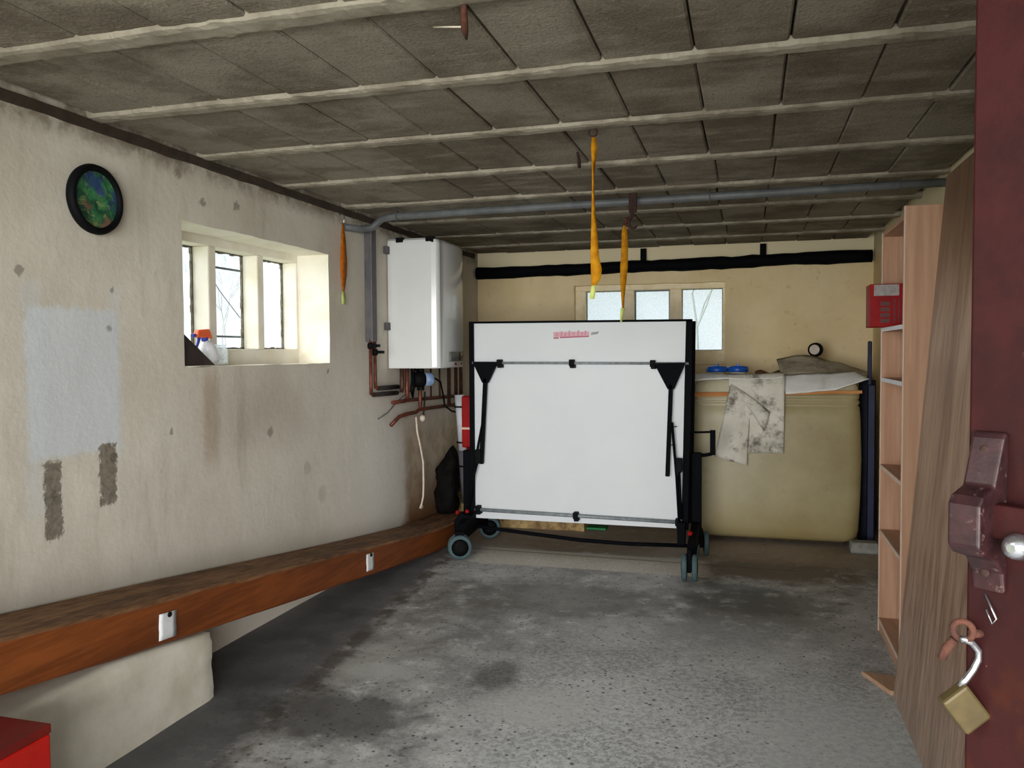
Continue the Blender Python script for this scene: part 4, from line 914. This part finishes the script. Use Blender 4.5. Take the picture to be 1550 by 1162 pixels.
for x, y in ((-0.219, 6.17), (-0.072, 6.22)):
    link('filler_neck', MB().lathe([(0.06, 0), (0.06, 0.03)], (x, y, 1.157), (0, 0, 1), 20), M_TANKTOP, tk)
    cpo = link('filler_cap', MB().lathe([(0.072, 0.0), (0.076, 0.006), (0.074, 0.034), (0.060, 0.042), (0.02, 0.044)], (x, y, 1.187), (0, 0, 1), 24), M_CAP, tk)
    link('cap_grip', MB().box(x-0.012, x+0.012, y-0.055, y+0.055, 1.228, 1.244), M_CAP, cpo, 0.004)
struct(link('trim_4', MB().box(-0.28, 0.64, 6.00, 6.70, 0.0, 0.031), M_DKBROWN), 'low base slab under the tank')
tag(link('concrete_lump', MB().box(0.655, 0.83, 5.76, 5.86, 0.0, 0.075), M_STONE, bevel=0.012), 'pale concrete lump on the floor at the right foot of the tank', 'block')

def cloth(fn, nu, nv, name, lab, mat, cat='sheet', th=0.004):
    return tag(link(name, MB().grid(fn, nu, nv), mat, solid=th, recalc=False), lab, cat, 'sheets on the tank')
# flat white sheet along the left of the tank top, its front edge drooping
def s1(u, v):
    x = -0.40+0.63*u; y = 5.84+0.30*v
    z = 1.166+0.012*nz(x, y, 1, 9)+0.006*math.sin(u*7)+0.01*u
    if v < 0.25: z -= (0.25-v)*0.13*(1-0.5*u)
    return (x, y, z)
cloth(s1, 24, 12, 'white_sheet', 'flat creased white plastic sheet on the tank top under the blue caps', M_SHEETW)
# stained sheet hanging over the front
def s2(u, v):
    z = 1.178-0.54*v; x0 = -0.13+0.02*v; x1 = 0.238-0.005*v; x = x0+(x1-x0)*u
    y = 5.835-0.02*math.sin(v*3)-0.012*math.sin(u*6+1)*v
    if v < 0.06: y = 5.96-2.1*v; z = 1.176
    return (x, y, z+0.012*(u-0.5))
cloth(s2, 18, 22, 'hanging_sheet', 'stained grey sheet hanging straight down the front of the tank', M_SHEETG)
def s3(u, v):
    a = Vector((-0.115, 5.83, 1.115)); b = Vector((0.02, 5.825, 1.02)); c_ = Vector((-0.005, 5.80, 0.555)); d_ = Vector((-0.218, 5.80, 0.615))
    p = (a*(1-u)+b*u)*(1-v)+(d_*(1-u)+c_*u)*v
    return p+Vector((0, -0.028*math.sin(PI*u)-0.012*math.sin(8*v+4*u), 0))
cloth(s3, 16, 20, 'hanging_sheet', 'stained sheet hanging at a slant to the left, overlapping the straight sheet on tank front', M_SHEETG)
def s3b(u, v):
    a = Vector((-0.112, 5.805, 1.112)); b = Vector((0.142, 5.79, 0.925)); c_ = Vector((0.105, 5.775, 0.795))
    p = a*(1-u)+(b*(1-v)+c_*v)*u
    return p+Vector((0, -0.02*math.sin(PI*v)*u, 0.01*math.sin(PI*u)))
cloth(s3b, 14, 8, 'sheet_flap', 'small turned-over triangular flap of dirty sheet in front of the hanging sheets', M_SHEETG)
def s4(u, v):
    a = Vector((0.245, 5.83, 1.045)); b = Vector((0.66, 5.825, 1.085)); c_ = Vector((0.70, 5.97, 1.195)); d_ = Vector((0.23, 5.95, 1.172))
    p = (a*(1-u)+b*u)*(1-v)+(d_*(1-u)+c_*u)*v
    if u > 0.75: p += Vector((0.42*(u-0.75)*(1-v), 0, 0.13*(u-0.75)*(1-v)*2))
    return p+Vector((0, -0.012*math.sin(PI*v), 0.006*nz(p.x, v, 2, 12)))
cloth(s4, 24, 8, 'white_sheet', 'white sheet flap bent over the right front edge of the tank', M_SHEETW)
def s5(u, v):
    a = Vector((0.225, 6.10, 1.172)); b = Vector((0.80, 6.08, 1.175)); top = Vector((0.20+0.40*u, 6.32, 1.275+0.03*math.sin(PI*u)-0.05*max(0, u-0.55)))
    if u > 0.5: top += Vector((0.22*(u-0.5)*2, 0, -0.07*(u-0.5)*2))
    bot = a*(1-u)+b*u
    p = bot*(1-v)+top*v; return p+Vector((0, 0, 0.010*nz(p.x, v, 5, 10)))
cloth(s5, 24, 8, 'grey_board_sheet', 'grubby grey board propped on the right of the tank top', M_SHEETC, 'board', 0.006)
gg = thing('tank_gauge', 'small round gauge standing on top of the tank at the back', 'gauge', (0.47, 6.40, 1.16))
link('gauge_stem', MB().tube([(0.475, 6.42, 1.159), (0.475, 6.42, 1.31)], 0.016, 12), M_BLACK, gg)
link('gauge_case', MB().lathe([(0.048, 0.0), (0.052, 0.01), (0.050, 0.045), (0.040, 0.048)], (0.485, 6.45, 1.345), (-0.35, -0.95, 0), 24), M_BLACK, gg)
link('gauge_face', MB().lathe([(0.036, 0.047), (0.036, 0.0505)], (0.485, 6.45, 1.345), (-0.35, -0.95, 0), 24, False), M_DIAL, gg)
tag(link('rag', MB().grid(lambda u, v: (0.05+0.2*u, 6.16+0.14*v, 1.172+0.028*math.sin(PI*v)*(0.6+0.4*math.sin(u*9))), 14, 6), plain('brown_rag', (120, 84, 60), (92, 64, 46), 14, 0.9), solid=0.004, recalc=False), 'crumpled brown rag on the tank top between caps and grey board', 'rag')
bp = thing('blue_post', 'tall dark blue post standing between the tank and the bookshelf', 'post', (0.82, 6.05, 0))
link('post', MB().box(0.785, 0.828, 6.0, 6.05, 0.0, 1.10), M_BLUEP, bp, 0.004)
link('handle', MB().box(0.780, 0.806, 6.0, 6.03, 1.10, 1.40), M_BLUEP, bp, 0.008)
tag(link('dark_sheet_roll', MB().tube([(0.80, 6.16, 0.0), (0.80, 6.16, 0.6), (0.80, 6.17, 1.13)], [0.055, 0.06, 0.055], 16), M_DBLUE), 'dark rolled sheet standing behind the blue post by the tank', 'roll')
rl = thing('black_rail', 'black painted pipe fixed high across the back wall', 'rail', (-0.7, 6.86, 2.0))
link('rail', MB().tube([(-2.29+3.2*k/40, 6.850+0.008*nz(k, 0, 0, 0.6), 2.028+0.036*k/40+0.006*nz(k, 3, 0, 0.5)) for k in range(41)], [0.050+0.009*nz(k, 8, 0, 0.7) for k in range(41)], 10), M_STEELBLK, rl)
for x in (-0.837, 0.11): link('hanger', MB().box(x-0.024, x+0.024, 6.84, 6.86, 2.05, 2.19), M_STEELBLK, rl, 0.004)

# ------------------------------------------------------------------ right side: bookshelf, carton, panel
bs = thing('bookshelf', 'tall narrow open wooden bookshelf standing against the right wall', 'bookshelf', (0.74, 3.92, 0))
x0, x1, ya, yb = 0.605, 0.895, 3.625, 4.215
link('side_panel', MB().box(x0, x1, ya, ya+0.020, 0, 1.918), M_SHELF, bs, 0.001)
link('side_panel', MB().box(x0, x1, yb-0.020, yb, 0, 1.885), M_SHELF, bs, 0.001)
link('top_panel', MB().box(x0, x1, ya+0.020, yb-0.020, 1.868, 1.886), M_SHELFH, bs, 0.001)
link('back_panel', MB().box(x1-0.006, x1, ya+0.020, yb-0.020, 0.02, 1.868), M_SHELF, bs)
link('edging', MB().box(x0-0.003, x0-0.0002, ya, ya+0.020, 0.0, 1.918), M_EDGE, bs)
link('edging', MB().box(x0-0.003, x0-0.0002, yb-0.020, yb, 0.0, 1.885), M_EDGE, bs)
for i, z in enumerate((1.443, 1.210, 0.800, 0.490, 0.065)):
    s_ = link('shelf', MB().box(x0+0.002, x1-0.008, ya+0.0205, yb-0.0205, z-0.018, z), M_SHELFH, bs)
    link('shelf_edging', MB().box(x0-0.002, x0+0.0018, ya+0.0205, yb-0.0205, z-0.018, z), M_EDGEW if i < 2 else M_EDGE, s_)
link('plinth', MB().box(x0+0.003, x0+0.018, ya+0.0205, yb-0.0205, 0.0, 0.046), M_SHELFH, bs)
ct = thing('red_file_box', 'red box with a grey label jutting out from a bookshelf compartment', 'box', (0.66, 4.1, 1.4435))
link('box_body', MB().box(0.533, 0.80, 4.06, 4.19, 1.4435, 1.640), M_RED, ct, 0.004)
link('label', MB().box(0.550, 0.655, 4.0575, 4.0602, 1.586, 1.636), M_LABELG, ct)
mb = MB()
for k in range(4): mb.box(0.578, 0.618, 4.0575, 4.0602, 1.463+0.026*k, 1.481+0.026*k)
link('print_block', mb, M_LABELD, ct)
mb = MB()
for k in range(3): mb.box(0.632+0.02*k, 0.642+0.02*k, 4.0578, 4.0602, 1.462, 1.57)
link('print_stripe', mb, M_DKRED, ct)
lean = MB().hexa([(0.545, 1.45, 0.0), (0.545, 3.40, 0.0), (0.575, 3.40, 0.0), (0.575, 1.45, 0.0)], [(0.705, 1.45, 1.985), (0.705, 3.40, 1.985), (0.735, 3.40, 1.985), (0.735, 1.45, 1.985)])
tag(link('wooden_panel', lean, M_LEAN, bevel=0.003), 'large brown wood-grained panel leaning on the right side in front of the bookshelf', 'panel')
tag(link('wood_offcut', MB().prism([(0.455, 3.60, 0.0), (0.60, 3.575, 0.0), (0.560, 3.412, 0.0), (0.535, 3.415, 0.0)], (0, 0, 0.018)), M_OFFCUT, bevel=0.002), 'small wooden offcut on the floor at the foot of the leaning panel', 'offcut')
tag(link('wall_batten', MB().box(0.735, 0.928, 3.2, 3.26, 1.90, 1.945), M_LEAN, bevel=0.002), 'short wooden batten between right wall and top of the leaning panel', 'batten')

# ---- padlock hanging open on the staple eye
pk = thing('padlock', 'open brass padlock hanging from the rusty staple on the red-brown door', 'padlock', tuple(dp(0.0, 0.02, 0.975)))
ux = Vector((0.96, 0.277, 0)).normalized(); bc = eye+ux*0.002-DZ*0.076
va = (ux*0.60+DZ*-0.78).normalized(); vb = (ux*0.78+DZ*0.60).normalized(); vn = va.cross(vb).normalized()
link('lock_body', MB().obox(bc, (va, vb, vn), (0.0205, 0.0150, 0.0075)), M_BRASS, pk, 0.003)
sh0 = bc-va*0.019+vb*0.009
def ep(a, b, c=0.0): return eye+ux*a+DZ*b+DN*c
link('shackle', MB().tube([sh0, ep(0.004, -0.048), ep(0.011, -0.0385), ep(0.0155, -0.029), ep(0.0155, -0.020), ep(0.011, -0.0115, 0.004), ep(0.004, -0.0075, 0.005), ep(-0.001, -0.0085, 0.002)], 0.0032, 10), M_CHROME, pk)

# ------------------------------------------------------------------ bare trees outside
def bare_tree(loc, h, seed, lab):
    rr = random.Random(seed); e = thing('bare_tree', lab, 'tree', loc, 'bare trees outside the windows')
    L0 = Vector(loc); tr_ = MB(); br = MB()
    def grow(p, d, ln, r, lev, mb):
        pts = [p]; q = p
        for k in range(3):
            d = (d+Vector((rr.uniform(-.2, .2), rr.uniform(-.2, .2), rr.uniform(-.05, .15)))).normalized(); q = q+d*ln/3; pts.append(q)
        mb.tube(pts, [r, r*0.9, r*0.8, r*0.65], 5 if lev else 8, cap=False)
        if lev >= 4: return
        for k in range(3 if lev < 4 else 2):
            nd = (d+Vector((rr.uniform(-1, 1), rr.uniform(-1, 1), rr.uniform(-.3, .6)))*0.75).normalized()
            grow(pts[rr.choice((2, 3))], nd, ln*rr.uniform(0.6, 0.8), r*0.55, lev+1, br)
    grow(L0, Vector((0, 0, 1)), h*0.35, h*0.0065, 0, tr_)
    link('trunk', tr_, M_BARK, e); o = link('branches', br, M_BARK, e); o['kind'] = 'stuff'
bare_tree((-14.5, 20.5, -0.21), 6.0, 3, 'bare leafless tree seen through the left wall window')
bare_tree((-1.6, 28.0, -0.21), 10.0, 11, 'bare leafless tree seen through the back wall window')
